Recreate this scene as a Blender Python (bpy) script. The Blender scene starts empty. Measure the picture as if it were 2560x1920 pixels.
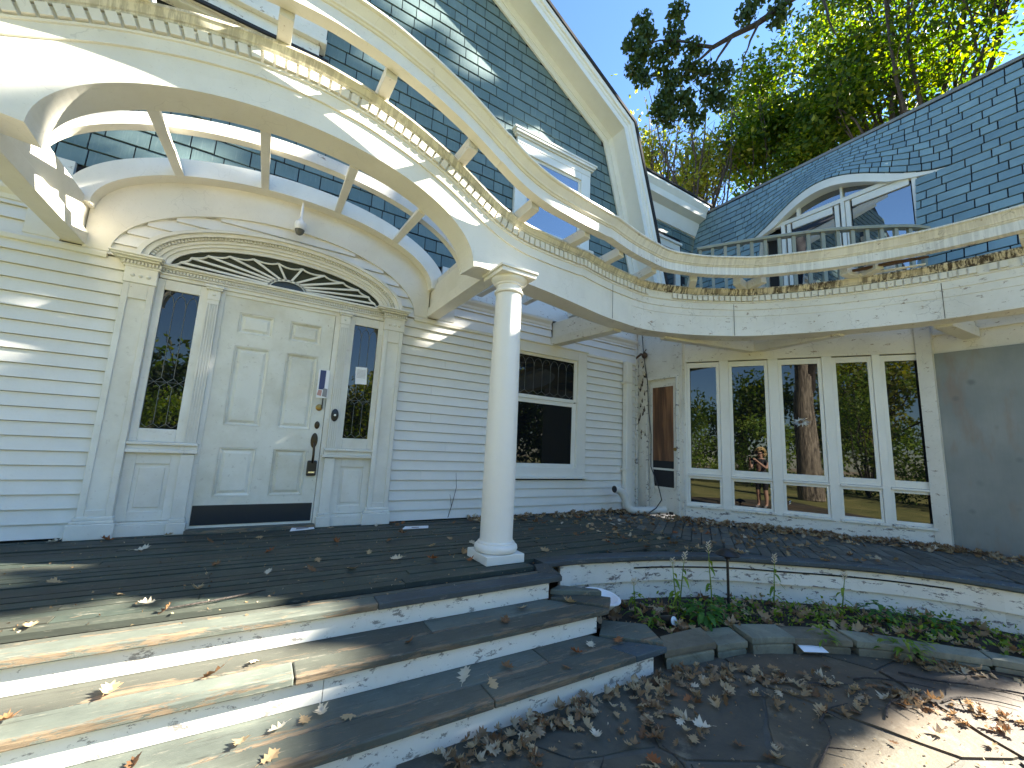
import bpy, bmesh, math, random
import numpy as np
from mathutils import Vector, Matrix
random.seed(7); rng = np.random.default_rng(11)
SC = bpy.context.scene
COL = SC.collection
# ------------------------------------------------------------------ camera
CAMP = Vector((-0.06, -4.75, 0.90))
Rr = Vector((0.85143257, -0.52219364, 0.04874816))
Ru = Vector((-0.12021742, -0.10384636, 0.98730122))
Rf = Vector((0.5105001, 0.84647908, 0.15119494))
cam_d = bpy.data.cameras.new('camera'); cam = bpy.data.objects.new('camera', cam_d); COL.objects.link(cam)
M = Matrix.Identity(4)
for i in range(3):
    M[i][0] = Rr[i]; M[i][1] = Ru[i]; M[i][2] = -Rf[i]; M[i][3] = CAMP[i]
cam.matrix_world = M
cam_d.sensor_width = 36; cam_d.lens = 1024.78 / 2560 * 36
cam_d.clip_start = 0.03; cam_d.clip_end = 400
SC.camera = cam
# ------------------------------------------------------------------ light
SUN = Vector((2.65, -1.0, 1.9)).normalized()          # towards the sun
LIGHT = -SUN
W = bpy.data.worlds.new('World'); SC.world = W; W.use_nodes = True
nt = W.node_tree; bg = nt.nodes['Background']; sky = nt.nodes.new('ShaderNodeTexSky')
sky.sky_type = 'NISHITA'; sky.sun_disc = False
sky.sun_elevation = math.asin(SUN.z); sky.sun_rotation = math.atan2(SUN.x, SUN.y)
sky.altitude = 0; sky.air_density = 1.0; sky.dust_density = 0.0; sky.ozone_density = 7.0
tn = nt.nodes.new('ShaderNodeMix'); tn.data_type = 'RGBA'; tn.blend_type = 'MULTIPLY'; tn.inputs[0].default_value = 1.0
tn.inputs[7].default_value = (1.02, 1.0, 0.95, 1); nt.links.new(sky.outputs[0], tn.inputs[6]); nt.links.new(tn.outputs[2], bg.inputs[0]); bg.inputs[1].default_value = 0.052
sl = bpy.data.lights.new('sun', 'SUN'); so = bpy.data.objects.new('sun', sl); COL.objects.link(so)
sl.energy = 4.7; sl.angle = math.radians(0.53); sl.color = (1.0, 0.93, 0.80)
so.rotation_euler = LIGHT.to_track_quat('-Z', 'Y').to_euler(); so.location = (26, -14, 20)
SC.view_settings.view_transform = 'Standard'; SC.view_settings.look = 'None'
SC.view_settings.gamma = 1; SC.view_settings.use_curve_mapping = False
SC.view_settings.exposure = 3.15
SC.cycles.max_bounces = 8; SC.cycles.diffuse_bounces = 5; SC.cycles.glossy_bounces = 4
SC.cycles.transparent_max_bounces = 8

# ------------------------------------------------------------------ materials
class N:
    def __init__(s, name):
        s.m = bpy.data.materials.new(name); s.m.use_nodes = True
        s.t = s.m.node_tree; s.b = s.t.nodes['Principled BSDF']; s.out = s.t.nodes['Material Output']
    def n(s, typ, **kw):
        x = s.t.nodes.new(typ)
        for k, v in kw.items(): setattr(x, k, v)
        return x
    def l(s, a, b): s.t.links.new(a, b)
    def val(s, node, key, v):
        node.inputs[key].default_value = v; return node
    def coords(s, kind='Object', rnd=True, scale=(1, 1, 1)):
        tc = s.n('ShaderNodeTexCoord'); mp = s.n('ShaderNodeMapping'); mp.inputs['Scale'].default_value = scale
        s.l(tc.outputs[kind], mp.inputs['Vector'])
        if rnd:
            oi = s.n('ShaderNodeObjectInfo'); mu = s.n('ShaderNodeMath', operation='MULTIPLY'); mu.inputs[1].default_value = 37.3
            s.l(oi.outputs['Random'], mu.inputs[0]); cb = s.n('ShaderNodeCombineXYZ')
            for i in range(3): s.l(mu.outputs[0], cb.inputs[i])
            s.l(cb.outputs[0], mp.inputs['Location'])
        return mp.outputs[0]
    def noise(s, vec, scale, detail=5, rough=0.6, dist=0.0):
        x = s.n('ShaderNodeTexNoise'); x.inputs['Scale'].default_value = scale; x.inputs['Detail'].default_value = detail
        x.inputs['Roughness'].default_value = rough; x.inputs['Distortion'].default_value = dist
        s.l(vec, x.inputs['Vector']); return x.outputs['Fac']
    def ramp(s, fac, a, b, ca=(0, 0, 0, 1), cb=(1, 1, 1, 1)):
        x = s.n('ShaderNodeValToRGB'); e = x.color_ramp.elements
        e[0].position = a; e[1].position = b; e[0].color = ca; e[1].color = cb
        s.l(fac, x.inputs[0]); return x.outputs[0]
    def mix(s, fac, a, b, mode='MIX'):
        x = s.n('ShaderNodeMix'); x.data_type = 'RGBA'; x.blend_type = mode
        for key, v in ((0, fac), (6, a), (7, b)):
            if hasattr(v, 'is_linked') or hasattr(v, 'links'): s.l(v, x.inputs[key])
            elif isinstance(v, (int, float)): x.inputs[key].default_value = v
            else: x.inputs[key].default_value = (*v, 1) if len(v) == 3 else v
        return x.outputs[2]
    def math(s, op, a, b=None):
        x = s.n('ShaderNodeMath', operation=op)
        for i, v in enumerate((a, b)):
            if v is None: continue
            if isinstance(v, (int, float)): x.inputs[i].default_value = v
            else: s.l(v, x.inputs[i])
        return x.outputs[0]
    def bump(s, h, strength=0.3, dist=0.01):
        b = s.n('ShaderNodeBump'); b.inputs['Strength'].default_value = strength; b.inputs['Distance'].default_value = dist
        s.l(h, b.inputs['Height']); s.l(b.outputs[0], s.b.inputs['Normal'])
    def rand(s):
        oi = s.n('ShaderNodeObjectInfo'); g = s.n('ShaderNodeNewGeometry')
        return s.math('FRACT', s.math('ADD', oi.outputs['Random'], g.outputs['Random Per Island']))

def paint(name, col, grime=0.35, chips=0.0, rough=0.45, chipcol=(0.22, 0.17, 0.12), cracks=0.0, streak=0.0, gcol=(0.42, 0.37, 0.27), cs=(1, 1, 1), cz=5.5, speck=60):
    k = N(name); v = k.coords()
    g = k.ramp(k.noise(v, 1.7, 6, 0.65), 0.42, 0.75)
    c = k.mix(k.math('MULTIPLY', g, grime), col, gcol)
    f = k.ramp(k.noise(v, speck, 4, 0.7), 0.61, 0.68)
    c = k.mix(k.math('MULTIPLY', f, grime * 0.5), c, (0.25, 0.21, 0.15))
    h = k.noise(v, 30, 4, 0.6)
    if streak > 0:
        vu = k.coords('UV', False, (26, 1.2, 1))
        s1 = k.ramp(k.noise(vu, 1.0, 5, 0.75), 0.43, 0.54)
        vb = k.coords('UV', False, (2.2, 0.3, 1))
        s2 = k.ramp(k.noise(vb, 1.0, 3, 0.6), 0.34, 0.52)
        st = k.math('MULTIPLY', k.math('MULTIPLY', s1, s2), streak)
        c = k.mix(st, c, (0.045, 0.032, 0.022))
    if chips > 0:
        n1 = k.noise(k.coords(scale=cs), cz, 9, 0.76, 0.3)
        m = k.ramp(n1, 0.70 - 0.16 * chips, 0.705 - 0.16 * chips)
        c = k.mix(m, c, k.mix(k.noise(v, 40, 3), chipcol, tuple(x * 1.9 for x in chipcol)))
        h = k.math('SUBTRACT', k.math('MULTIPLY', h, 0.3), m)
    if cracks > 0:
        vo = k.n('ShaderNodeTexVoronoi'); vo.feature = 'DISTANCE_TO_EDGE'; vo.inputs['Scale'].default_value = 7
        nv = k.n('ShaderNodeMix'); nv.data_type = 'VECTOR'; nv.inputs[0].default_value = 0.12
        nz = k.n('ShaderNodeTexNoise'); nz.inputs['Scale'].default_value = 9; k.l(v, nz.inputs['Vector'])
        k.l(v, nv.inputs[4]); k.l(nz.outputs['Color'], nv.inputs[5]); k.l(nv.outputs[1], vo.inputs['Vector'])
        e = k.ramp(vo.outputs['Distance'], 0.004, 0.016, (1, 1, 1, 1), (0, 0, 0, 1))
        e = k.math('MULTIPLY', e, k.math('MULTIPLY', k.ramp(k.noise(v, 3.1, 3), 0.52, 0.6), cracks))
        c = k.mix(e, c, (0.09, 0.07, 0.05)); 
    k.l(c, k.b.inputs['Base Color']); k.b.inputs['Roughness'].default_value = rough
    k.bump(h, 0.25, 0.004); return k.m

WHITE = (0.74, 0.72, 0.655)
M_white = paint('white_paint', WHITE, 0.22)
M_clap = paint('clapboard_paint', (0.745, 0.73, 0.68), 0.2, 0.0)
M_trim = paint('door_surround_paint', (0.74, 0.725, 0.66), 0.4, 0.12, gcol=(0.36, 0.30, 0.19), speck=26)
M_door = paint('front_door_paint', (0.72, 0.71, 0.63), 0.55, 0.2, gcol=(0.38, 0.33, 0.2), cz=14, speck=24)
M_old = paint('weathered_white_paint', (0.72, 0.69, 0.61), 0.42, 0.55, cracks=0.35, cs=(1, 1, 2.2), cz=9, speck=30)
M_peel = paint('peeling_white_paint', (0.72, 0.70, 0.63), 0.35, 0.78, chipcol=(0.12, 0.105, 0.095), cracks=0.4, cs=(1.0, 1.0, 2.8), cz=8.5, speck=28)
M_arch = paint('arch_paint', (0.74, 0.71, 0.62), 0.3, 0.14, cracks=0.15)
M_cornice = paint('stained_cornice_paint', (0.68, 0.61, 0.47), 0.5, 0.25, streak=1.0, gcol=(0.34, 0.26, 0.14))
M_rail = paint('pergola_rail_paint', (0.735, 0.71, 0.635), 0.3, 0.45, cracks=0.45, streak=0.2, cs=(1, 1, 2.5), cz=8)
M_riser = paint('riser_paint', (0.75, 0.735, 0.67), 0.3, 0.75, chipcol=(0.2, 0.19, 0.17), gcol=(0.45, 0.42, 0.36), cs=(1, 1, 2), cz=11, speck=35)
M_col = paint('column_paint', (0.76, 0.735, 0.67), 0.1)
M_balc = paint('weathered_rail_paint', (0.25, 0.245, 0.18), 0.5, 0.4, chipcol=(0.14, 0.12, 0.09))

def deckmat(name, wear=0.5, base=(0.055, 0.072, 0.075), edge=0.0, fine=1.0):
    k = N(name); v = k.coords(scale=(1, 1, 1)); vs = k.coords(scale=(0.7, 9, 9))
    r = k.rand()
    c = k.mix(k.ramp(k.noise(v, 3, 6, 0.7), 0.35, 0.7), base, tuple(x * 1.75 for x in base))
    c = k.mix(k.math('MULTIPLY', k.ramp(r, 0.3, 1.0), 0.55), c, (0.055, 0.046, 0.03))
    gr = k.noise(vs, 6, 8, 0.75, 0.5)
    wood = k.mix(k.ramp(gr, 0.35, 0.7), (0.105, 0.078, 0.05), (0.34, 0.25, 0.155))
    n1 = k.noise(k.coords(scale=(1.3, 6.5, 6.5)), 2.6 * fine, 10, 0.78, 0.5)
    if edge > 0:
        g = k.n('ShaderNodeTexCoord'); sp = k.n('ShaderNodeSeparateXYZ'); k.l(g.outputs['Generated'], sp.inputs[0])
        e = k.ramp(sp.outputs[1], 0.0, 0.42, (1, 1, 1, 1), (0, 0, 0, 1)); n1 = k.math('ADD', n1, k.math('MULTIPLY', e, edge))
    m = k.ramp(n1, 0.66 - 0.2 * wear, 0.675 - 0.2 * wear)
    c = k.mix(m, c, wood)
    pale = k.ramp(k.noise(k.coords(scale=(1.2, 9, 9)), 6, 8, 0.78), 0.585, 0.625)
    c = k.mix(k.math('MULTIPLY', pale, 0.6), c, (0.27, 0.255, 0.20))
    dk = k.ramp(k.noise(vs, 3.5, 8, 0.8), 0.57, 0.66)
    c = k.mix(k.math('MULTIPLY', dk, 0.7), c, (0.015, 0.014, 0.011))
    c = k.mix(k.math('MULTIPLY', r, 0.35), c, (0.02, 0.022, 0.018))
    k.l(c, k.b.inputs['Base Color']); k.b.inputs['Roughness'].default_value = 0.62
    k.bump(k.math('ADD', k.math('MULTIPLY', gr, 0.7), k.math('MULTIPLY', m, -0.5)), 0.5, 0.006); return k.m
M_deck = deckmat('deck_paint', 0.22, (0.030, 0.040, 0.031))
M_tread = deckmat('tread_paint', 0.30, (0.080, 0.092, 0.076), 0.10)
M_edge = deckmat('edge_paint', 0.15, (0.035, 0.052, 0.062))
M_brick = deckmat('paver_paint', 0.1, (0.075, 0.085, 0.08))

def shingle(name, a, b):
    k = N(name); v = k.coords(); r = k.rand()
    c = k.mix(r, a, b)
    c = k.mix(k.math('MULTIPLY', k.ramp(k.noise(v, 2.2, 6, 0.7), 0.4, 0.7), 0.45), c, tuple(x * 0.6 for x in a))
    c = k.mix(k.math('MULTIPLY', k.ramp(k.noise(k.coords(scale=(30, 30, 2)), 2, 4), 0.55, 0.75), 0.25), c, (0.30, 0.34, 0.33))
    k.l(c, k.b.inputs['Base Color']); k.b.inputs['Roughness'].default_value = 0.6
    k.bump(k.noise(k.coords(scale=(30, 30, 2)), 3, 4), 0.35, 0.004); return k.m
M_shA = shingle('gable_shingle_paint', (0.095, 0.152, 0.152), (0.14, 0.205, 0.20))
M_shB = shingle('skylit_wing_shingle', (0.165, 0.255, 0.28), (0.235, 0.34, 0.355))  # gable shingle colour made paler and bluer, sky light put into it

def plain(name, col, rough=0.5, metal=0.0, var=0.0, bump=0.0, spec=None):
    k = N(name)
    if var > 0:
        v = k.coords()
        c = k.mix(k.ramp(k.noise(v, 4, 6, 0.7), 0.3, 0.75), tuple(x * (1 - var) for x in col), tuple(min(1, x * (1 + var)) for x in col))
        c = k.mix(k.math('MULTIPLY', k.rand(), var), c, tuple(x * 0.5 for x in col))
        k.l(c, k.b.inputs['Base Color'])
        if bump: k.bump(k.noise(v, 18, 8, 0.7), bump, 0.01)
    else: k.b.inputs['Base Color'].default_value = (*col, 1)
    k.b.inputs['Roughness'].default_value = rough; k.b.inputs['Metallic'].default_value = metal
    if spec is not None: k.b.inputs['IOR'].default_value = spec
    return k.m
M_dark = plain('shadow_board', (0.02, 0.02, 0.022), 0.9)
M_back = plain('shingle_underlay', (0.012, 0.015, 0.02), 0.9)
M_black = plain('black_metal', (0.012, 0.012, 0.013), 0.35)
M_brass = plain('aged_brass', (0.30, 0.20, 0.07), 0.35, 1.0)
M_bronze = plain('dark_bronze', (0.06, 0.045, 0.03), 0.35, 0.8)
M_silver = plain('bright_metal', (0.7, 0.7, 0.7), 0.25, 1.0)
M_kick = plain('kick_plate_paint', (0.012, 0.02, 0.03), 0.3, 0.0)
M_paper = plain('paper', (0.80, 0.81, 0.83), 0.6)
M_navy = plain('navy_print', (0.03, 0.045, 0.14), 0.5)
M_print = plain('grey_print', (0.25, 0.25, 0.27), 0.6)
M_pinkp = plain('pink_print', (0.5, 0.28, 0.24), 0.6)
M_plastic = plain('white_plastic', (0.8, 0.8, 0.8), 0.3)
M_roof = plain('roof_edge_shingle', (0.018, 0.018, 0.02), 0.85, var=0.3)
M_came = plain('lead_came', (0.11, 0.115, 0.11), 0.5, 0.3)
M_mortar = plain('patio_mortar', (0.105, 0.098, 0.08), 0.9, var=0.4, bump=0.6)
M_soil = plain('bed_soil', (0.03, 0.022, 0.014), 0.95, var=0.5, bump=0.8)
M_bark = None
def glass(name, col=(0.006, 0.007, 0.008), ior=1.9, rough=0.01):
    k = N(name); v = k.coords()
    k.b.inputs['Base Color'].default_value = (*col, 1); k.b.inputs['IOR'].default_value = ior
    k.l(k.math('ADD', k.math('MULTIPLY', k.ramp(k.noise(v, 2.5, 4), 0.5, 0.8), 0.03), rough), k.b.inputs['Roughness'])
    b = k.n('ShaderNodeBump'); b.inputs['Strength'].default_value = 0.02; b.inputs['Distance'].default_value = 0.02
    k.l(k.noise(v, 1.6, 1), b.inputs['Height']); k.l(b.outputs[0], k.b.inputs['Normal'])
    return k.m
M_glass = glass('window_glass', ior=1.58)
M_glassD = glass('dark_window_glass', ior=1.38)
M_glassU = glass('upper_window_glass', (0.01, 0.014, 0.02), 3.1)
M_fan = glass('fanlight_glass', (0.035, 0.04, 0.028), 1.4, 0.08)

def plyw(name, a, b, sc=(9, 9, 0.9)):
    k = N(name); v = k.coords(scale=sc)
    w = k.n('ShaderNodeTexWave'); w.inputs['Scale'].default_value = 1.1; w.inputs['Distortion'].default_value = 9; w.inputs['Detail'].default_value = 4
    w.inputs['Detail Scale'].default_value = 0.8; k.l(v, w.inputs['Vector'])
    c = k.mix(w.outputs['Fac'], a, b); c = k.mix(k.math('MULTIPLY', k.ramp(k.noise(v, 0.9, 5), 0.45, 0.7), 0.7), c, tuple(x * 0.35 for x in a))
    k.l(c, k.b.inputs['Base Color']); k.b.inputs['Roughness'].default_value = 0.6; k.bump(w.outputs['Fac'], 0.2, 0.003); return k.m
M_ply = plyw('brown_plywood', (0.10, 0.042, 0.018), (0.26, 0.12, 0.05))
def greyply():
    k = N('grey_painted_plywood'); v = k.coords()
    c = k.mix(k.ramp(k.noise(v, 1.5, 5), 0.3, 0.7), (0.18, 0.20, 0.19), (0.28, 0.29, 0.265))
    c = k.mix(k.math('MULTIPLY', k.ramp(k.noise(k.coords(scale=(1, 2.2, 0.7)), 1.7, 4), 0.53, 0.66), 0.6), c, (0.25, 0.17, 0.115))
    vo = k.n('ShaderNodeTexVoronoi'); vo.inputs['Scale'].default_value = 4.4; k.l(v, vo.inputs['Vector'])
    kn = k.ramp(vo.outputs['Distance'], 0.06, 0.2, (1, 1, 1, 1), (0, 0, 0, 1))
    sel = k.ramp(k.noise(v, 2.3, 2), 0.44, 0.5)
    c = k.mix(k.math('MULTIPLY', k.math('MULTIPLY', kn, sel), 0.55), c, (0.07, 0.075, 0.08))
    c = k.mix(k.math('MULTIPLY', k.noise(k.coords(scale=(14, 14, 1)), 5, 6), 0.3), c, (0.12, 0.13, 0.14))
    k.l(c, k.b.inputs['Base Color']); k.b.inputs['Roughness'].default_value = 0.5; k.bump(k.noise(k.coords(scale=(14, 14, 1)), 5, 6), 0.25, 0.003); return k.m
M_greyply = greyply()

def stone(name, pal):
    k = N(name); v = k.coords(); r = k.rand()
    x = k.n('ShaderNodeValToRGB'); cr = x.color_ramp; cr.interpolation = 'LINEAR'
    for i, c in enumerate(pal):
        e = cr.elements[i] if i < 2 else cr.elements.new(i / (len(pal) - 1))
        e.position = i / (len(pal) - 1); e.color = (*c, 1)
    k.l(r, x.inputs[0])
    n1 = k.noise(v, 2.2, 9, 0.72, 0.8)
    c = k.mix(k.math('MULTIPLY', k.ramp(n1, 0.35, 0.7), 0.75), x.outputs[0], (0.035, 0.033, 0.026))
    c = k.mix(k.math('MULTIPLY', k.ramp(k.noise(v, 5.5, 8, 0.75), 0.55, 0.68), 0.55), c, (0.24, 0.21, 0.15))
    c = k.mix(k.math('MULTIPLY', k.ramp(k.noise(v, 45, 4), 0.6, 0.7), 0.4), c, (0.04, 0.04, 0.035))
    k.l(c, k.b.inputs['Base Color']); k.b.inputs['Roughness'].default_value = 0.75
    k.bump(k.math('ADD', n1, k.math('MULTIPLY', k.noise(v, 40, 6), 0.3)), 0.7, 0.012); return k.m
M_flag = stone('flagstone', [(0.080, 0.072, 0.052), (0.125, 0.095, 0.056), (0.082, 0.08, 0.062), (0.15, 0.095, 0.048), (0.072, 0.076, 0.06), (0.10, 0.072, 0.05)])
M_edgest = stone('edging_stone', [(0.26, 0.27, 0.205), (0.30, 0.295, 0.215), (0.20, 0.175, 0.12), (0.27, 0.23, 0.15)])

def leafmat(name, cols, trans=0.45, rough=0.5, spec=0.3):
    k = N(name); r = k.rand()
    x = k.n('ShaderNodeValToRGB'); cr = x.color_ramp
    for i, c in enumerate(cols):
        e = cr.elements[i] if i < 2 else cr.elements.new(i / (len(cols) - 1))
        e.position = i / (len(cols) - 1); e.color = (*c, 1)
    k.l(r, x.inputs[0])
    k.l(x.outputs[0], k.b.inputs['Base Color']); k.b.inputs['Roughness'].default_value = rough
    k.b.inputs['Specular IOR Level'].default_value = spec
    tr = k.n('ShaderNodeBsdfTranslucent'); ms = k.n('ShaderNodeMixShader'); ms.inputs[0].default_value = trans
    hs = k.n('ShaderNodeHueSaturation'); hs.inputs['Saturation'].default_value = 1.15; hs.inputs['Value'].default_value = 2.1; hs.inputs['Hue'].default_value = 0.485
    k.l(x.outputs[0], hs.inputs['Color']); k.l(hs.outputs[0], tr.inputs[0])
    k.l(k.b.outputs[0], ms.inputs[1]); k.l(tr.outputs[0], ms.inputs[2]); k.l(ms.outputs[0], k.out.inputs[0]); return k.m
M_lfGreen = leafmat('green_leaves', [(0.022, 0.055, 0.008), (0.04, 0.085, 0.010), (0.075, 0.125, 0.014), (0.16, 0.19, 0.02)], 0.55)
M_lfYellow = leafmat('yellowing_leaves', [(0.10, 0.16, 0.02), (0.17, 0.21, 0.03), (0.25, 0.23, 0.04), (0.12, 0.17, 0.025)], 0.5)
M_lfDark = leafmat('oak_leaves', [(0.025, 0.05, 0.012), (0.04, 0.07, 0.014), (0.05, 0.08, 0.016)], 0.25)
M_lfWeed = leafmat('weed_leaves', [(0.07, 0.14, 0.015), (0.13, 0.22, 0.025), (0.22, 0.27, 0.04)], 0.3)
M_lfPlant = leafmat('broad_leaves', [(0.04, 0.12, 0.02), (0.06, 0.16, 0.03)], 0.3)
DRY = {'tan': [(0.34, 0.24, 0.13), (0.46, 0.34, 0.19)], 'brown': [(0.13, 0.07, 0.035), (0.22, 0.12, 0.055)],
       'pale': [(0.52, 0.45, 0.32), (0.62, 0.56, 0.44)], 'rust': [(0.24, 0.085, 0.03), (0.30, 0.13, 0.05)]}
M_dry = {k: leafmat('dry_leaf_' + k, v, 0.15, 0.6) for k, v in DRY.items()}
M_litter = leafmat('leaf_litter', [(0.12, 0.07, 0.035), (0.26, 0.165, 0.08), (0.40, 0.30, 0.17), (0.17, 0.10, 0.05), (0.50, 0.42, 0.29)], 0.15, 0.65)
def barkmat(name, a, b, sc=(7, 7, 1.3)):
    k = N(name); v = k.coords(rnd=False, scale=sc); n1 = k.noise(v, 2.2, 8, 0.7, 1.2)
    c = k.mix(k.ramp(n1, 0.38, 0.62), a, b); k.l(c, k.b.inputs['Base Color']); k.b.inputs['Roughness'].default_value = 0.85
    k.bump(n1, 1.0, 0.05); return k.m
M_bark = barkmat('bark', (0.04, 0.032, 0.025), (0.42, 0.35, 0.27), (6, 6, .8))
M_twig = barkmat('twig_bark', (0.03, 0.024, 0.02), (0.075, 0.06, 0.05))
def lawnmat():
    k = N('lawn_grass'); v = k.coords(rnd=False)
    c = k.mix(k.ramp(k.noise(v, 1.2, 7), 0.35, 0.7), (0.13, 0.15, 0.035), (0.34, 0.30, 0.10)); k.l(c, k.b.inputs['Base Color'])
    k.b.inputs['Roughness'].default_value = 0.9; k.bump(k.noise(v, 40, 4), 1.0, 0.03); return k.m
M_lawn = lawnmat()
# ------------------------------------------------------------------ geometry helpers
class MB:
    def __init__(s): s.v = []; s.f = []; s.uv = {}
    def add(s, pts, faces):
        o = len(s.v); s.v += [tuple(p) for p in pts]; s.f += [tuple(o + i for i in f) for f in faces]; return s
    def box(s, x0, x1, y0, y1, z0, z1):
        return s.add([(x0, y0, z0), (x1, y0, z0), (x1, y1, z0), (x0, y1, z0), (x0, y0, z1), (x1, y0, z1), (x1, y1, z1), (x0, y1, z1)],
                     [(0, 3, 2, 1), (4, 5, 6, 7), (0, 1, 5, 4), (1, 2, 6, 5), (2, 3, 7, 6), (3, 0, 4, 7)])
    def hexa(s, a, b):      # two quads of 4 points each
        return s.add(list(a) + list(b), [(0, 3, 2, 1), (4, 5, 6, 7), (0, 1, 5, 4), (1, 2, 6, 5), (2, 3, 7, 6), (3, 0, 4, 7)])
    def bar(s, p, q, w, h, up=(0, 0, 1)):
        p = Vector(p); q = Vector(q); d = (q - p).normalized(); u = Vector(up); sd = d.cross(u).normalized(); u = sd.cross(d).normalized()
        c = [(-w / 2, -h / 2), (w / 2, -h / 2), (w / 2, h / 2), (-w / 2, h / 2)]
        return s.hexa([p + sd * a + u * b for a, b in c], [q + sd * a + u * b for a, b in c])
    def extr(s, poly, vec):
        n = len(poly); vec = Vector(vec); a = [Vector(p) for p in poly]; b = [p + vec for p in a]
        return s.add(a + b, [tuple(range(n))[::-1], tuple(range(n, 2 * n))] + [(i, (i + 1) % n, n + (i + 1) % n, n + i) for i in range(n)])
    def loft(s, rings, closed=True, cap=True, loop=False):
        o = len(s.v); n = len(rings[0]); R = len(rings); dist = 0.0; us = []
        for i, r in enumerate(rings):
            if i: dist += (Vector(r[0]) - Vector(rings[i - 1][0])).length
            us.append(dist); s.v += [tuple(p) for p in r]
        m = n if closed else n - 1
        for i in range(R if loop else R - 1):
            j = (i + 1) % R
            for k in range(m):
                k2 = (k + 1) % n
                s.uv[len(s.f)] = [(us[i], k / m), (us[i], (k + 1) / m), (us[j] if j else dist, (k + 1) / m), (us[j] if j else dist, k / m)]
                s.f.append((o + i * n + k, o + i * n + k2, o + j * n + k2, o + j * n + k))
        if cap and not loop:
            s.f.append(tuple(o + k for k in range(n))[::-1]); s.f.append(tuple(o + (R - 1) * n + k for k in range(n)))
        return s
    def tube(s, pts, rs, n=6, cap=True):
        pts = [Vector(p) for p in pts]
        if isinstance(rs, (int, float)): rs = [rs] * len(pts)
        rings = []; ref = None
        for i, p in enumerate(pts):
            d = (pts[min(i + 1, len(pts) - 1)] - pts[max(i - 1, 0)]).normalized()
            if ref is None: ref = d.orthogonal().normalized()
            ref = (ref - d * ref.dot(d)).normalized(); b = d.cross(ref)
            rings.append([p + (ref * math.cos(2 * math.pi * k / n) + b * math.sin(2 * math.pi * k / n)) * rs[i] for k in range(n)])
        return s.loft(rings, True, cap)
    def lathe(s, prof, c=(0, 0, 0), n=40):
        rings = [[(c[0] + r * math.cos(2 * math.pi * k / n), c[1] + r * math.sin(2 * math.pi * k / n), c[2] + z) for k in range(n)] for r, z in prof]
        return s.loft(rings, True, True)
    def mesh(s, name, mat, smooth=False, recalc=True, bevel=0):
        me = bpy.data.meshes.new(name); me.from_pydata(s.v, [], s.f)
        if s.uv:
            ul = me.uv_layers.new(name='uv')
            for p in me.polygons:
                q = s.uv.get(p.index)
                for k, li in enumerate(p.loop_indices): ul.data[li].uv = q[k] if q else (0, 0)
        if recalc:
            b = bmesh.new(); b.from_mesh(me); bmesh.ops.recalc_face_normals(b, faces=b.faces); b.to_mesh(me); b.free()
        if smooth:
            for p in me.polygons: p.use_smooth = True
            if smooth is not True: me.set_sharp_from_angle(angle=math.radians(smooth))
        for m in (mat if isinstance(mat, (list, tuple)) else [mat]): me.materials.append(m)
        return me
    def build(s, name, mat, parent=None, smooth=False, recalc=True, bevel=0):
        o = link(name, s.mesh(name, mat, smooth, recalc), parent)
        if bevel:
            b = o.modifiers.new('bevel', 'BEVEL'); b.width = bevel; b.segments = 2; b.limit_method = 'ANGLE'; b.angle_limit = math.radians(50)
        return o
def link(name, me, parent=None, loc=None, rot=None, scale=None):
    o = bpy.data.objects.new(name, me); COL.objects.link(o)
    if parent: o.parent = parent
    if loc is not None: o.location = loc
    if rot is not None: o.rotation_euler = rot
    if scale is not None: o.scale = scale
    return o
def tag(o, label=None, cat=None, group=None, kind=None):
    if label: o['label'] = label
    if cat: o['category'] = cat
    if group: o['group'] = group
    if kind: o['kind'] = kind
    return o
def thing(name, label, cat, group=None, loc=(0, 0, 0)):
    return tag(link(name, None, None, loc), label, cat, group)
def bbox(name, mat, parent, *b, bevel=0.0): return MB().box(*b).build(name, mat, parent, bevel=bevel)
def arc(a, b, x0, z0, y, t): return (x0 + a * math.cos(t), y, z0 + b * math.sin(t))
PI = math.pi

# ------------------------------------------------------------------ ground
g = MB().add([(-60, -60, -0.47), (60, -60, -0.47), (60, 60, -0.47), (-60, 60, -0.47)], [(0, 1, 2, 3)]).build('ground', plain('dry_ground', (0.34, 0.27, 0.18), 0.95, var=0.3))
mj = MB().add([(-2.62, -7.4, -0.462), (6.72, -7.4, -0.462), (6.72, -2.2, -0.462), (-2.62, -2.2, -0.462)], [(0, 1, 2, 3)]).build('patio_joint_bed', M_mortar, None); tag(mj, kind='structure'); tag(g, kind='structure')
lw = MB().add([(-40, -50, -0.455), (40, -50, -0.455), (40, -7.4, -0.455), (-40, -7.4, -0.455), (-2.7, -7.4, -0.455), (-2.7, -3.0, -0.455), (-3.5, -3.0, -0.455), (-3.5, 6, -0.455), (-40, 6, -0.455)], [(0, 1, 2, 4, 3), (3, 4, 5, 6, 7, 8)]).build('lawn', M_lawn); tag(lw, kind='structure')
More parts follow.
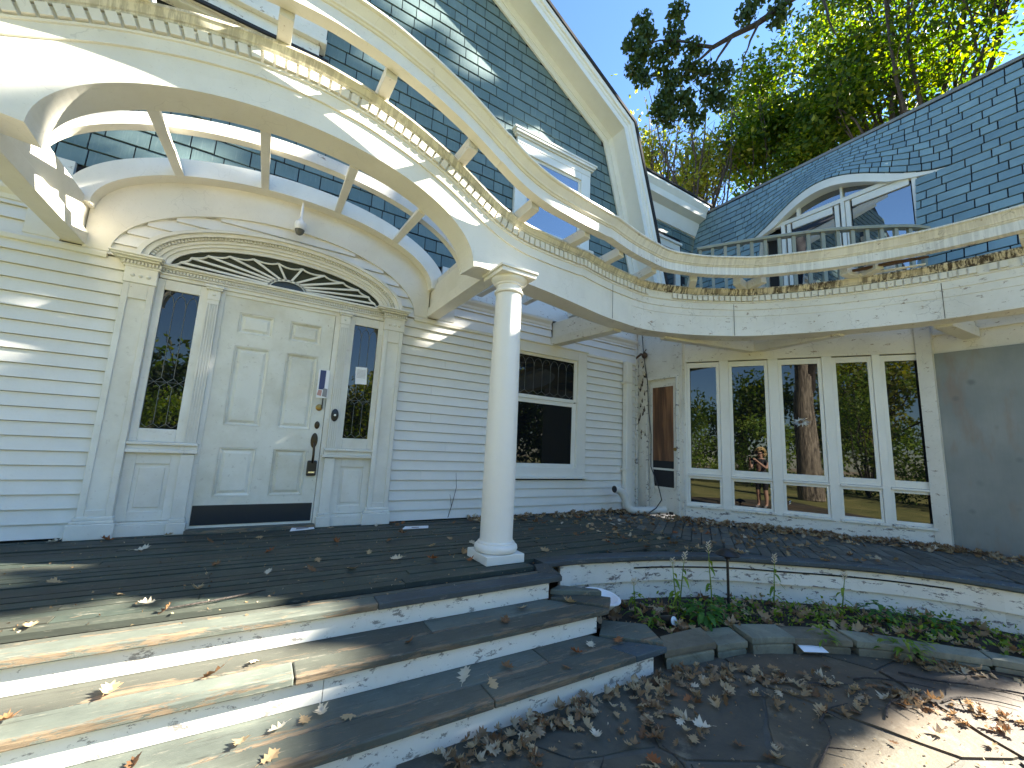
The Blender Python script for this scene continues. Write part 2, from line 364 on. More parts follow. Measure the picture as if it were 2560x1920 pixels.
# flagstones: voronoi cells of jittered points
patio = link('patio', None); tag(patio, kind='structure')
def clip(poly, px, py, nx, ny):
    out = []
    for i in range(len(poly)):
        a = poly[i]; b = poly[(i + 1) % len(poly)]
        da = (a[0] - px) * nx + (a[1] - py) * ny; db = (b[0] - px) * nx + (b[1] - py) * ny
        if da <= 0: out.append(a)
        if da * db < 0:
            t = da / (da - db); out.append((a[0] + (b[0] - a[0]) * t, a[1] + (b[1] - a[1]) * t))
    return out
pr = random.Random(5); P = []
for i in range(-3, 10):
    for j in range(0, 8):
        P.append((i * 0.74 + pr.uniform(-0.34, 0.34) + (j % 2) * 0.35, -2.3 - j * 0.66 + pr.uniform(-0.3, 0.3)))
P = [p for k, p in enumerate(P) if k % 7 != 3]
for p in P:
    poly = [(p[0] - 1.6, p[1] - 1.6), (p[0] + 1.6, p[1] - 1.6), (p[0] + 1.6, p[1] + 1.6), (p[0] - 1.6, p[1] + 1.6)]
    for q in P:
        if q is p or abs(q[0] - p[0]) > 3 or abs(q[1] - p[1]) > 3: continue
        nx, ny = q[0] - p[0], q[1] - p[1]; L = math.hypot(nx, ny)
        gp = 0.011
        poly = clip(poly, (p[0] + q[0]) / 2 - nx / L * gp, (p[1] + q[1]) / 2 - ny / L * gp, nx, ny)
        if not poly: break
    if len(poly) < 3: continue
    poly = clip(poly, 0, -2.3, 0, 1); poly = clip(poly, 0, -7.38, 0, -1); poly = clip(poly, -2.6, 0, -1, 0); poly = clip(poly, 6.7, 0, 1, 0)
    if len(poly) < 3: continue
    # rough edges
    pts = []
    for i in range(len(poly)):
        a, b = poly[i], poly[(i + 1) % len(poly)]; L = math.hypot(b[0] - a[0], b[1] - a[1]); n = max(1, int(L / 0.13))
        for k in range(n):
            t = k / n; w = 0.0 if k == 0 else pr.uniform(-0.012, 0.009)
            pts.append((a[0] + (b[0] - a[0]) * t - (b[1] - a[1]) / L * -w, a[1] + (b[1] - a[1]) * t + (b[0] - a[0]) / L * -w))
    z = -0.45 + pr.uniform(-0.007, 0.004)
    MB().extr([(x, y, z - 0.05) for x, y in pts], (0, 0, 0.05)).build('flagstone', M_flag, patio)

# ------------------------------------------------------------------ deck outline
EDGE = [(1.98, -1.97), (2.3, -1.975), (2.6, -2.03), (3.1, -2.15), (3.46, -2.29), (3.8, -2.46), (4.15, -2.72), (4.5, -2.98), (4.82, -3.28), (5.06, -3.6), (5.2, -3.95), (5.30, -4.4), (5.33, -5.0), (5.25, -5.8)]
def spline(pts, step):
    pts = [Vector((p[0], p[1], 0)) for p in pts]; out = []
    for i in range(len(pts) - 1):
        p0, p1, p2, p3 = pts[max(i - 1, 0)], pts[i], pts[i + 1], pts[min(i + 2, len(pts) - 1)]
        n = max(2, int((p2 - p1).length / step))
        for k in range(n):
            t = k / n
            out.append(0.5 * ((2 * p1) + (p2 - p0) * t + (2 * p0 - 5 * p1 + 4 * p2 - p3) * t * t + (3 * p1 - p0 - 3 * p2 + p3) * t ** 3))
    out.append(pts[-1]); return out
def normals(path, side):
    ns = []
    for i in range(len(path)):
        d = (path[min(i + 1, len(path) - 1)] - path[max(i - 1, 0)]).normalized(); ns.append(Vector((d.y, -d.x, 0)) * side)
    return ns
def sweep(path, ns, prof):           # prof(i) -> [(off, z)...]
    return [[(p + n * o) + Vector((0, 0, z)) for o, z in prof(i)] for i, (p, n) in enumerate(zip(path, ns))]
EP = spline(EDGE, 0.09); EN = normals(EP, 1)
def edge_y(x):
    for a, b in zip(EP, EP[1:]):
        if a.x <= x <= b.x: return a.y + (b.y - a.y) * (x - a.x) / max(1e-6, b.x - a.x)
    return -1.97 if x < 1.98 else -9
deck = link('porch_deck', None); tag(deck, kind='structure')
MB().extr([(-3.4, 0.0, -0.05), (-3.4, -2.22, -0.05), (1.88, -2.22, -0.05), (1.98, -1.9, -0.05)] + [(p.x - n.x * .05, p.y - n.y * .05, -0.05) for p, n in zip(EP[2:], EN[2:])] + [(7.0, -5.8, -0.05), (7.0, 0.0, -0.05)], (0, 0, 0.012)).build('sub_floor', M_dark, deck)
pk = random.Random(3); y = -0.012; row = 0
while y > -2.44:
    y1 = y - 0.092
    cuts = [-3.4] + sorted(pk.uniform(-2.6, 3.2) for _ in range(2)) + [3.95]
    if cuts[2] - cuts[1] < 0.6: cuts.pop(2)
    lim0 = -3.4; lim1 = 3.95
    if y1 < -2.03: pass
    segs = []
    for a, b in zip(cuts, cuts[1:]): segs.append((a, b))
    for a, b in segs:
        if y1 > -1.86: A, B = a, b
        elif y1 > -2.12:
            # left of the nosing, and right part behind the curved edge
            A, B = a, min(b, 1.86)
            xs = next((p.x for p in EP if p.y < y1 - 0.12), None)
            if xs is not None and b > xs + 0.1 and xs < 3.9:
                z0 = pk.uniform(-0.002, 0.002); MB().box(max(a, xs) + .002, b - .002, y1 + .005, y - .005, -0.03, z0).build('plank', M_deck, deck)
        else:
            A, B = 9, 0
            xs = next((p.x for p in EP if p.y < y1 - 0.12), None)
            if xs is not None and b > xs + 0.1 and xs < 3.9: A, B = max(a, xs), b
        if B - A > 0.05:
            z0 = pk.uniform(-0.006, 0.004); MB().box(A + .002, B - .002, y1 + .005, y - .005, -0.03, z0).build('plank', M_deck, deck)
    y = y1 - 0.0
# pavers on the right hand part of the deck
WA = Vector((5.33, -0.87, 0)); WB = Vector((6.82, -3.15, 0)); WD = (WB - WA).normalized(); WN = Vector((WD.y, -WD.x, 0))
if WN.x > 0: WN = -WN
def inside(x, y):
    if x < 4.0 or y > -0.03: return False
    if y > -0.87 and x > 5.22: return False
    if -(Vector((x, y, 0)) - WA).dot(-WN) < 0.02 and y <= -0.87: return False
    if x > 6.78: return False
    for p, n in zip(EP, EN):
        if abs(p.x - x) + abs(p.y - y) < 0.35 and (Vector((x, y, 0)) - p).dot(n) > -0.115: return False
    if x < 5.3 and y < edge_y(x) + 0.1: return False
    return y > -4.9
cs, sn = math.cos(0.6), math.sin(0.6); cnt = 0
for i in range(-30, 40):
    for j in range(-50, 50):
        u = i * 0.235 + (j % 2) * 0.117; w = j * 0.103
        x = 5 + u * cs - w * sn; yy = -2 + u * sn + w * cs
        if inside(x, yy) and cnt < 300:
            cnt += 1; hx, hy = 0.113, 0.0475; z0 = pk.uniform(-0.003, 0.004)
            q = [(x + a * hx * cs - b * hy * sn, yy + a * hx * sn + b * hy * cs) for a, b in ((-1, -1), (1, -1), (1, 1), (-1, 1))]
            MB().hexa([(p[0], p[1], -0.04) for p in q], [(p[0], p[1], z0) for p in q]).build('paver', M_brick, deck)
# nosing boards along the curved edge, and the white skirt under it
k = 0; seg = 11
while k < len(EP) - 2:
    e = min(k + seg, len(EP) - 1)
    idx = list(range(k, e + 1))
    r = [[EP[i] + EN[i] * o + Vector((0, 0, z)) for o, z in ((-0.12, -0.03), (0.0, -0.045), (0.02, -0.03), (0.02, -0.004), (0.008, 0.006), (-0.12, 0.004))] for i in idx]
    r[0] = [p + (r[1][0] - r[0][0]) * 0.03 for p in r[0]]
    MB().loft(r).build('edge_board', M_edge, deck); k = e
for nm, z0, z1, o in (('skirt_board', -0.215, -0.047, -0.03), ('skirt_board', -0.46, -0.219, -0.045)):
    for a, b in ((2, 38), (38, len(EP) - 1)):
        r = [[EP[i] + EN[i] * oo + Vector((0, 0, z)) for oo, z in ((o - .02, z0), (o + .012, z0), (o, z1), (o - .02, z1))] for i in range(a, min(b, len(EP) - 1) + 1)]
        MB().loft(r).build(nm, M_peel, deck)
MB().tube([EP[i] + EN[i] * (-0.022) + Vector((0, 0, -0.105)) for i in range(9, 36)], 0.007, 6).build('cable', M_black, deck)

# ------------------------------------------------------------------ steps
st = thing('entrance_steps', 'three wide wooden entrance steps with white risers and worn grey treads', 'steps')
def tread(poly, z, mat=M_tread, nm='tread', h=0.038):
    MB().extr([(x, y, z - h) for x, y in poly], (0, 0, h)).build(nm, mat, st, bevel=0.006)
tread([(-3.4, -2.295), (0.62, -2.295), (0.62, -2.172), (-3.4, -2.172)], 0.0)
tread([(0.624, -2.295), (1.925, -2.295), (1.87, -2.172), (0.624, -2.172)], 0.0, M_edge)
tread([(1.80, -2.165), (1.93, -2.28), (2.02, -1.985), (1.9, -1.97)], 0.001, M_edge)
tread([(-3.4, -2.17), (1.785, -2.17), (1.86, -2.12), (-3.4, -2.12)], -0.001)
tread([(-3.4, -2.585), (0.2, -2.585), (0.2, -2.435), (-3.4, -2.435)], -0.15)
tread([(0.204, -2.585), (2.105, -2.585), (1.96, -2.435), (0.204, -2.435)], -0.15)
tread([(-3.4, -2.43), (0.9, -2.43), (0.9, -2.24), (-3.4, -2.24)], -0.151)
tread([(0.904, -2.43), (1.955, -2.43), (1.82, -2.285), (1.79, -2.24), (0.904, -2.24)], -0.151)
tread([(1.83, -2.285), (2.11, -2.575), (2.24, -2.46), (1.98, -2.19)], -0.135, M_tread, 'side_board')
tread([(1.86, -2.24), (1.975, -2.185), (2.20, -2.37), (2.19, -2.42)], -0.10, M_tread, 'side_board')
tread([(-3.4, -2.895), (1.05, -2.895), (1.05, -2.735), (-3.4, -2.735)], -0.30)
tread([(1.054, -2.895), (2.02, -2.895), (1.95, -2.735), (1.054, -2.735)], -0.30)
tread([(2.024, -2.895), (2.30, -2.895), (2.12, -2.735), (1.954, -2.735)], -0.30, M_edge)
tread([(-3.4, -2.73), (1.5, -2.73), (1.5, -2.53), (-3.4, -2.53)], -0.301)
tread([(1.504, -2.73), (2.11, -2.73), (1.98, -2.58), (1.95, -2.53), (1.504, -2.53)], -0.301)
tread([(2.0, -2.60), (2.30, -2.87), (2.42, -2.62), (2.18, -2.44)], -0.285, M_tread, 'side_board')
for z0, z1, yy, x1 in ((-0.112, -0.039, -2.255, 1.86), (-0.262, -0.189, -2.545, 2.05), (-0.47, -0.339, -2.855, 2.22)):
    pass
MB().box(-3.4, 1.83, -2.262, -2.235, -0.1485, -0.038).build('riser', M_riser, st)
MB().box(-3.4, 0.33, -2.552, -2.525, -0.2985, -0.188).build('riser', M_riser, st)
MB().box(0.333, 2.02, -2.552, -2.525, -0.2985, -0.188).build('riser', M_riser, st)
MB().box(-3.4, 2.21, -2.862, -2.83, -0.47, -0.338).build('riser', M_riser, st)
MB().extr([(1.83, -2.262, -0.15), (2.0, -2.03, -0.15), (1.97, -2.01, -0.15), (1.80, -2.24, -0.15)], (0, 0, 0.1)).build('return_riser', M_peel, st)
MB().extr([(2.02, -2.552, -0.3), (2.1, -2.42, -0.3), (2.07, -2.4, -0.3), (1.99, -2.53, -0.3)], (0, 0, 0.11)).build('return_riser', M_peel, st)
MB().box(-3.4, 1.8, -2.83, -0.05, -0.46, -0.31).build('step_core', M_dark, st)
# ------------------------------------------------------------------ main house
H = thing('main_house', 'white clapboard house with a blue shingled gambrel gable above the arched front door', 'house')
MB().box(-6.0, 5.26, 0.028, 0.25, -0.45, 3.2).build('wall', M_dark, H)
MB().extr([(-6, 0.02, 3.15), (5.28, 0.02, 3.15), (5.36, 0.02, 2.8), (4.79, 0.02, 4.85), (4.4, 0.02, 6.17), (2.14, 0.02, 7.49), (-1.5, 0.02, 9.6), (-6, 0.02, 7.0)][0:1] + [(5.27, 0.02, 3.15), (4.79, 0.02, 4.85), (4.4, 0.02, 6.17), (2.14, 0.02, 7.49), (-1.5, 0.02, 9.6), (-6, 0.02, 7.0)], (0, 0.2, 0)).build('gable_wall', M_back, H)
hr = random.Random(21)
def clap(x0, x1, z0, z1):
    e = hr.uniform(-.001, .001)
    MB().hexa([(x0, 0.03, z0), (x1, 0.03, z0), (x1, -0.026 + e, z0), (x0, -0.026 + e, z0)],
              [(x0, 0.03, z1 - .004), (x1, 0.03, z1 - .004), (x1, -0.004, z1 - .004), (x0, -0.004, z1 - .004)]).build('clapboard', M_clap, H)
MB().box(-1.36, 1.36, .012, .0275, 2.4, 3.06).build('sheathing', M_clap, H)
EXPO = 0.1125
for i in range(21):
    z0 = 0.015 + i * EXPO; z1 = z0 + EXPO
    clap(-3.6, -1.235, z0, z1)
    c = hr.uniform(1.6, 2.2)
    if i % 3 == 1: clap(1.255, c, z0, z1); clap(c + .002, 2.515, z0, z1)
    else: clap(1.255, 2.515, z0, z1)
    if z1 < 0.53: clap(2.517, 4.125, z0, z1)
    clap(4.127, 5.24, z0, z1)
for i in range(6):
    z0 = 2.385 + i * EXPO; z1 = z0 + EXPO; zm = z0 + .02
    if i < 3:
        clap(-3.6, -1.67, z0 + .02, z1 + .02); clap(1.665, 3.432, z0 + .02, z1 + .02); clap(3.568, 5.24, z0 + .02, z1 + .02)
    t = (z0 + .03 - 2.4) / 0.65
    if t < 1:
        w = 1.37 * math.sqrt(max(0, 1 - max(t, 0) ** 2)); tf = (z1 - 2.40) / .45
        if tf < 1:
            xf = 1.10 * math.sqrt(1 - max(tf, 0) ** 2)
            if w > xf: clap(-w, .01 - xf, z0, z1); clap(.01 + xf, w, z0, z1)
        else: clap(-w, w, z0, z1)
# mouldings on the wall
for x0, x1 in ((-3.6, -1.37), (1.37, 3.42), (3.58, 5.24)):
    MB().extr([(x0, 0.0, 2.345), (x0, -0.032, 2.35), (x0, -0.036, 2.385), (x0, -0.026, 2.405), (x0, 0.0, 2.415)], (x1 - x0, 0, 0)).build('moulding', M_white, H)
for x0, x1 in ((-3.6, -1.66), (1.66, 3.40), (3.56, 5.20)):
    MB().extr([(x0, 0.0, 2.66), (x0, -0.03, 2.665), (x0, -0.04, 2.70), (x0, -0.075, 2.735), (x0, -0.085, 2.765), (x0, 0.0, 2.77)], (x1 - x0, 0, 0)).build('crown_moulding', M_white, H)
for x0, x1 in ((-3.6, -1.68), (1.68, 5.24)):
    MB().box(x0, x1, -0.02, 0.02, 2.775, 3.13).build('ledger_board', M_old, H)
MB().box(-1.88, -1.665, -0.03, 0.0, 2.42, 2.665).build('end_block', M_white, H)
MB().box(1.655, 1.88, -0.03, 0.0, 2.42, 2.655).build('end_block', M_white, H)
MB().box(5.2, 5.25, -0.04, 0.0, 0, 2.62).build('corner_board', M_peel, H)

# --- entrance surround
def pil(x0, x1, sgn):
    p = MB().box(x0, x1, -0.055, 0.0, 0.17, 2.16)
    o = p.build('pilaster', M_trim, H, bevel=.004)
    w = x1 - x0
    # raised frame around a sunk panel
    MB().box(x0, x0 + .045, -0.07, -0.055, 0.17, 2.16).box(x1 - .045, x1, -0.07, -0.055, 0.17, 2.16).box(x0 + .045, x1 - .045, -0.07, -0.055, 2.02, 2.16).box(x0 + .045, x1 - .045, -0.068, -0.055, 0.17, 0.23).build('panel_frame', M_trim, o, bevel=.004)
    b = MB().box(x0 - .045, x1 + .03, -0.095, 0, 0.0, 0.12); b.box(x0 - .03, x1 + .02, -0.085, 0, 0.12, 0.145); b.box(x0 - .015, x1 + .012, -0.078, 0, 0.145, 0.175); b.build('base', M_trim, o, bevel=.006)
    MB().box(x0 - .005, x1 + .005, -0.078, 0, 2.16, 2.30).build('necking', M_trim, o, bevel=.004)
    for q in range(3):
        cx = x0 + w * (0.25 + 0.25 * q); MB().lathe([(0.017, 0), (0.014, .006), (0.006, .011), (0.0005, .012)], n=10).build('rosette', M_trim, o)
        r = o.children[-1]; r.location = (cx, -0.078, 2.225); r.rotation_euler = (PI / 2, 0, 0)
    return o
pil(-1.225, -1.01, -1); pil(1.02, 1.24, 1)
def smallpil(x0, x1):
    o = MB().box(x0, x1, -0.035, 0, 0.785, 2.14).build('fluted_pilaster', M_trim, H)
    n = 4; w = (x1 - x0) / (n * 2 + 1); f = MB()
    for q in range(n + 1): f.box(x0 + w * 2 * q, x0 + w * (2 * q + 1), -0.045, -0.035, 0.80, 2.10)
    f.box(x0, x1, -0.045, -0.035, 2.10, 2.14).build('fluting', M_trim, o)
    c = MB().box(x0 - .005, x1 + .005, -0.05, 0, 2.14, 2.235); c.box(x0 - .02, x1 + .02, -0.065, 0, 2.235, 2.255); c.box(x0 - .03, x1 + .03, -0.075, 0, 2.255, 2.28); c.build('capital', M_trim, o, bevel=.004)
    MB().lathe([(0.013, 0), (0.01, .006), (0.0005, .01)], n=10).build('rosette', M_trim, o); r = o.children[-1]; r.location = ((x0 + x1) / 2, -0.05, 2.19); r.rotation_euler = (PI / 2, 0, 0)
    MB().box(x0 - .005, x1 + .005, -0.045, 0, 0.135, 0.69).build('lower_shaft', M_trim, o, bevel=.003)
    b = MB().box(x0 - .025, x1 + .025, -0.075, 0, 0.0, 0.10); b.box(x0 - .015, x1 + .015, -0.06, 0, .10, .135); b.build('base', M_trim, o, bevel=.006)
smallpil(-0.63, -0.54); smallpil(0.555, 0.645)
for s_, x0, x1, gx0, gx1 in ((-1, -1.01, -0.63, -0.955, -0.695), (1, 0.645, 1.02, 0.705, 0.965)):
    fr = MB().box(x0, gx0, -0.02, 0.02, 0.79, 2.26).box(gx1, x1, -0.02, 0.02, 0.79, 2.26).box(gx0, gx1, -0.02, 0.02, 0.79, 0.905).box(gx0, gx1, -0.02, 0.02, 2.165, 2.26).build('sidelight', M_trim, H, bevel=.004)
    MB().box(gx0 - .01, gx1 + .01, 0.0, 0.012, 0.89, 2.175).build('pane', M_glass, fr)
    cm = MB(); yy = -0.003; nx = 3; w = (gx1 - gx0) / nx
    for q in range(1, nx):
        cx = gx0 + w * q
        cm.tube([(cx, yy, 0.95), (cx, yy, 1.28)], .0035, 4); cm.tube([(cx, yy, 1.36), (cx, yy, 2.0)], .0035, 4)
    for q in range(nx):
        a = gx0 + w * q; b = a + w; m = (a + b) / 2
        cm.tube([(a, yy, .95), (m, yy, .915), (b, yy, .95)], .0035, 4)
        cm.tube([(a, yy, 1.28), (m, yy, 1.32), (b, yy, 1.28)], .0035, 4); cm.tube([(a, yy, 1.36), (m, yy, 1.32), (b, yy, 1.36)], .0035, 4)
        cm.tube([(a + w * (1 - math.cos(t)) / 2, yy, 2.0 + .13 * math.sin(t)) for t in np.linspace(0, PI, 9)], .0035, 4)
        cm.tube([(m, yy, 2.13), (m, yy, 2.165)], .0035, 4)
    cm.tube([(gx0, yy, 1.32), (gx1, yy, 1.32)], .003, 4)
    cm.build('came', M_came, fr)
    cr = MB().box(x0 - .0, x1 + .0, -0.055, 0, 0.695, 0.725).box(x0, x1, -0.04, 0, 0.725, 0.765).box(x0, x1, -0.065, 0, 0.765, 0.79).build('dado_rail', M_trim, H, bevel=.004)
    a0, a1 = (x0, -0.50) if s_ < 0 else (0.515, x1)
    MB().box(a0 if s_ < 0 else 0.52, -0.515 if s_ < 0 else a1, -0.066, 0, 0.697, 0.727).box(-0.65 if s_ < 0 else 0.535, -0.52 if s_ < 0 else 0.665, -0.078, 0, 0.765, 0.787).box(-0.65 if s_ < 0 else 0.535, -0.52 if s_ < 0 else 0.665, -0.056, 0, 0.727, 0.765).build('dado_block', M_trim, H, bevel=.004)
    pn = MB().box(x0, x1, -0.005, 0.02, 0.0, 0.695).build('lower_panel', M_trim, H)
    px0, px1 = x0 + .075, x1 - .07
    MB().box(x0, px0, -.02, -.005, .12, .695).box(px1, x1, -.02, -.005, .12, .695).box(px0, px1, -.02, -.005, .60, .695).box(px0, px1, -.02, -.005, .12, .20).build('panel_frame', M_trim, pn, bevel=.003)
    MB().box(px0 + .03, px1 - .03, -.014, -.004, .23, .57).build('raised_panel', M_trim, pn, bevel=.005)
    MB().box(x0, x1, -.045, 0, 0, .095).box(x0, x1, -.032, 0, .095, .115).build('base_board', M_trim, pn, bevel=.004)
# transom and cornice
tr = MB().box(-1.0, 1.01, -0.03, 0, 2.265, 2.30).box(-1.0, 1.01, -0.045, 0, 2.30, 2.315).box(-1.0, 1.01, -.055, 0, 2.355, 2.372).box(-1.0, 1.01, -.075, 0.0, 2.372, 2.395).build('transom', M_trim, H, bevel=.003)
MB().box(-1.0, 1.01, -.03, 0, 2.315, 2.355).build('transom_frieze', M_trim, tr)
d = MB()
for q in range(80): d.box(-0.985 + q * .0249, -0.985 + q * .0249 + .014, -.05, -.03, 2.322, 2.35)
tag(d.build('dentil_course', M_trim, tr))
for x0, x1 in ((-1.235, -1.0), (1.01, 1.25)):
    c = MB().box(x0 - .01, x1 + .01, -.085, 0, 2.30, 2.315).box(x0 - .05, x1 + .0, -.12, 0, 2.355, 2.372).box(x0 - .085, x1 + .02, -.15, 0, 2.372, 2.388).box(x0 - .10, x1 + .03, -.165, 0, 2.388, 2.405).box(x0, x1, -.08, 0, 2.315, 2.355).build('cornice_block', M_trim, H, bevel=.004)
    d = MB()
    for q in range(11): d.box(x0 - .01 + q * .0245, x0 - .01 + q * .0245 + .014, -.10, -.08, 2.322, 2.35)
    for q in range(3): d.box(x0 - .03, x0 - .01, -.075 + q * .0245, -.061 + q * .0245, 2.322, 2.35) if x0 < 0 else d.box(x1 + .01, x1 + .03, -.075 + q * .0245, -.061 + q * .0245, 2.322, 2.35)
    d.build('dentil_course', M_trim, c)
# door leaf
D = MB().box(-0.50, 0.50, 0.024, 0.05, 0.035, 2.235).build('front_door', M_door, H)
MB().box(-0.54, -0.50, -0.012, 0.03, 0, 2.265).box(0.505, 0.555, -0.012, 0.03, 0, 2.265).box(-0.50, 0.505, -0.012, 0.03, 2.225, 2.265).build('door_frame', M_trim, H, bevel=.003)
MB().box(-.52, .52, -.10, .03, 0.001, .033).build('threshold', M_tread, H)
xs = [(-0.365, -0.065), (0.08, 0.38)]; zs = [(1.87, 2.08), (0.97, 1.745), (0.31, 0.765)]
rails = MB()
for x0, x1 in ((-.5, -.365), (-.065, .08), (.38, .5)): rails.box(x0, x1, .0, .024, .035, 2.235)
for x0, x1 in xs:
    for z0, z1 in ((.035, .31), (.765, .97), (1.745, 1.87), (2.08, 2.235)): rails.box(x0, x1, .0, .024, z0, z1)
rails.build('rails', M_door, D)
for x0, x1 in xs:
    for z0, z1 in zs:
        R4 = lambda e, y: [(x0 + e, y, z0 + e), (x1 - e, y, z0 + e), (x1 - e, y, z1 - e), (x0 + e, y, z1 - e)]
        MB().loft([R4(.001, .0235), R4(.001, .006), R4(.010, .004), R4(.018, .012), R4(.026, .0225), R4(.034, .0225), R4(.055, .010), R4(.06, .0095)], True, True).build('door_panel', M_door, D, bevel=.001); continue
        a = m = b = None
        MB().loft([a, m, b], True, True).build('door_panel', M_door, D)
MB().box(-.495, .485, -.006, .0, .06, .235).build('kick_plate', M_kick, D)
def disc(name, mat, x, z, r, y=-.001, th=.012, n=20, sx=1.0, sz=1.0):
    m = MB().lathe([(r, 0), (r, th * .6), (r * .75, th), (0.0005, th)], n=n).mesh(name, mat, 40)
    return link(name, m, D, (x, y, z), (PI / 2, 0, 0), (sx, sz, 1))
disc('lock', M_brass, .445, 1.21, .035, sx=.95)
disc('lock', M_bronze, .445, 1.025, .035, sx=.7, sz=1.15)
hp = disc('handle_set', M_bronze, .435, .865, .06, sx=.55, sz=1.3)
MB().tube([(.435, -.02, .84), (.437, -.05, .80), (.44, -.055, .72), (.44, -.045, .66), (.44, -.01, .62)], [.012, .011, .012, .012, .01], 8).build('handle_grip', M_bronze, D, 60)
MB().box(.395, .485, -.035, -.0, .505, .66).build('key_box', M_black, D, bevel=.012)
MB().box(.41, .47, -.04, -.035, .535, .55).build('key_box_shutter', M_silver, D)
MB().box(.465, .475, -.02, 0, 1.20, 1.34).build('latch_strip', M_black, D)
# leaflet tucked by the door edge
fl = thing('flyer', 'navy and white printed leaflet tucked beside the door edge above the brass lock', 'flyer', None, (.45, -.02, 1.46))
MB().add([(-.05, 0, -.15), (.055, -.012, -.15), (.055, -.016, .15), (-.05, -.002, .15)], [(0, 1, 2, 3)]).build('sheet', M_paper, fl)
MB().add([(-.035, -.0045, -.06), (.02, -.0105, -.06), (.02, -.0135, .145), (-.035, -.0065, .145)], [(0, 1, 2, 3)]).build('picture', M_navy, fl)
MB().add([(-.045, -.005, -.12), (-.005, -.009, -.13), (.0, -.01, -.07), (-.035, -.006, -.065)], [(0, 1, 2, 3)]).build('picture', M_pinkp, fl)
MB().add([(.005, -.012, -.13), (.05, -.016, -.14), (.05, -.017, -.05), (.01, -.012, -.045)], [(0, 1, 2, 3)]).build('picture', M_print, fl)
bl = thing('doorbell', 'black oval doorbell plate with white button on the fluted pilaster', 'doorbell', None, (.60, -.047, 1.14))
m = MB().lathe([(.05, 0), (.047, .008), (.035, .013), (.0005, .014)], n=24).mesh('plate', M_black, 40); link('plate', m, bl, None, (PI / 2, 0, 0), (.75, 1.35, 1))
m = MB().lathe([(.012, .012), (.011, .018), (.0005, .019)], n=14).mesh('button', M_plastic, 40); link('button', m, bl, None, (PI / 2, 0, 0))
nt_ = thing('notice', 'white printed notice taped inside the right sidelight glass', 'notice', None, (.835, -.008, 1.60))
MB().add([(-.06, 0, -.10), (.062, -.004, -.092), (.05, -.004, .10), (-.07, 0, .092)], [(0, 1, 2, 3)]).build('sheet', M_paper, nt_)
ln = MB()
for q in range(7): ln.box(-.05 + q * -.0008, .04, -.0075, -.007, .06 - q * .014, .063 - q * .014)
ln.build('print_lines', M_print, nt_)
# --- fanlight
FZ = 2.40
G = MB(); n = 40
G.add([(0.01, -0.002, FZ)] + [arc(.965, .315, 0.01, FZ, -0.002, t) for t in np.linspace(0, PI, n)], [(0, i + 1, i + 2) for i in range(n - 1)])
fan = G.build('fanlight', M_fan, H, recalc=False)
def archring(a0, b0, a1, b1, y0, y1, z0=FZ, x0=.01, n=48, e=0.0):
    return [[arc(a0, b0, x0, z0, y0, t), arc(a0, b0, x0, z0, y1, t), arc(a1, b1, x0, z0, y1, t), arc(a1, b1, x0, z0, y0, t)] for t in np.linspace(e, PI - e, n)]
for nm, a0, b0, a1, b1, y1 in (('inner_arch', .955, .305, 1.0, .345, -.02), ('fascia_arch', 1.0, .345, 1.035, .375, -.035), ('fascia_arch', 1.035, .375, 1.07, .405, -.05), ('crown_arch', 1.105, .432, 1.15, .468, -.085), ('crown_arch', 1.15, .468, 1.19, .495, -.105)):
    MB().loft(archring(a0, b0, a1, b1, .0, y1)).build(nm, M_trim, fan, 30)
MB().loft(archring(1.07, .405, 1.105, .432, 0, -.045)).build('fascia_arch', M_trim, fan, 30)
d = MB(); ts = np.linspace(.03, PI - .03, 400); L = 0; last = None; k = 0
for t in ts:
    p = arc(1.088, .419, .01, FZ, -.045, t)
    if last: L += math.dist(p, last)
    last = p
    if L > k * .0265:
        k += 1; tx = Vector((-1.088 * math.sin(t), 0, .419 * math.cos(t))).normalized(); nr = Vector((tx.z, 0, -tx.x)); c = Vector(p)
        q = [c + tx * a * .0075 + nr * b * .0135 for a, b in ((-1, -1), (1, -1), (1, 1), (-1, 1))]
        d.hexa(q, [v + Vector((0, -.022, 0)) for v in q])
d.build('dentil_course', M_trim, fan)
mt = MB(); hub = (.01, FZ)
mt.loft([[arc(.155, .085, .01, FZ, -.004, t), arc(.155, .085, .01, FZ, -.022, t), arc(.18, .105, .01, FZ, -.022, t), arc(.18, .105, .01, FZ, -.004, t)] for t in np.linspace(0, PI, 20)])
mt.build('hub', M_trim, fan)
ends = []
angs = [math.radians(a) for a in (8, 22, 38, 54, 70, 84, 96, 110, 126, 142, 158, 172)]
angs = [PI * (i + 0.75) / 12.5 for i in range(12)]
for t in angs:
    a = Vector(arc(.165, .092, .01, FZ, -.013, t)); b = Vector(arc(.90, .262, .01, FZ, -.013, t)); ends.append(b)
    m = MB(); m.bar(a, b, .019, .018, up=(0, 1, 0)); m.build('muntin', M_trim, fan)
E2 = [Vector(arc(.95, .30, .01, FZ, -.013, 0.01))] + ends + [Vector(arc(.95, .30, .01, FZ, -.013, PI - .01))]
for a, b in zip(E2, E2[1:]):
    mid = (a + b) / 2; sag = (Vector((.01, -.013, FZ)) - mid); sag = sag.normalized() * min(.035, (b - a).length * .22)
    pts = []
    for q in range(7):
        u = q / 6; pts.append(a + (b - a) * u + sag * 4 * u * (1 - u) * .8)
    MB().tube(pts, .0105, 5).build('festoon', M_trim, fan)

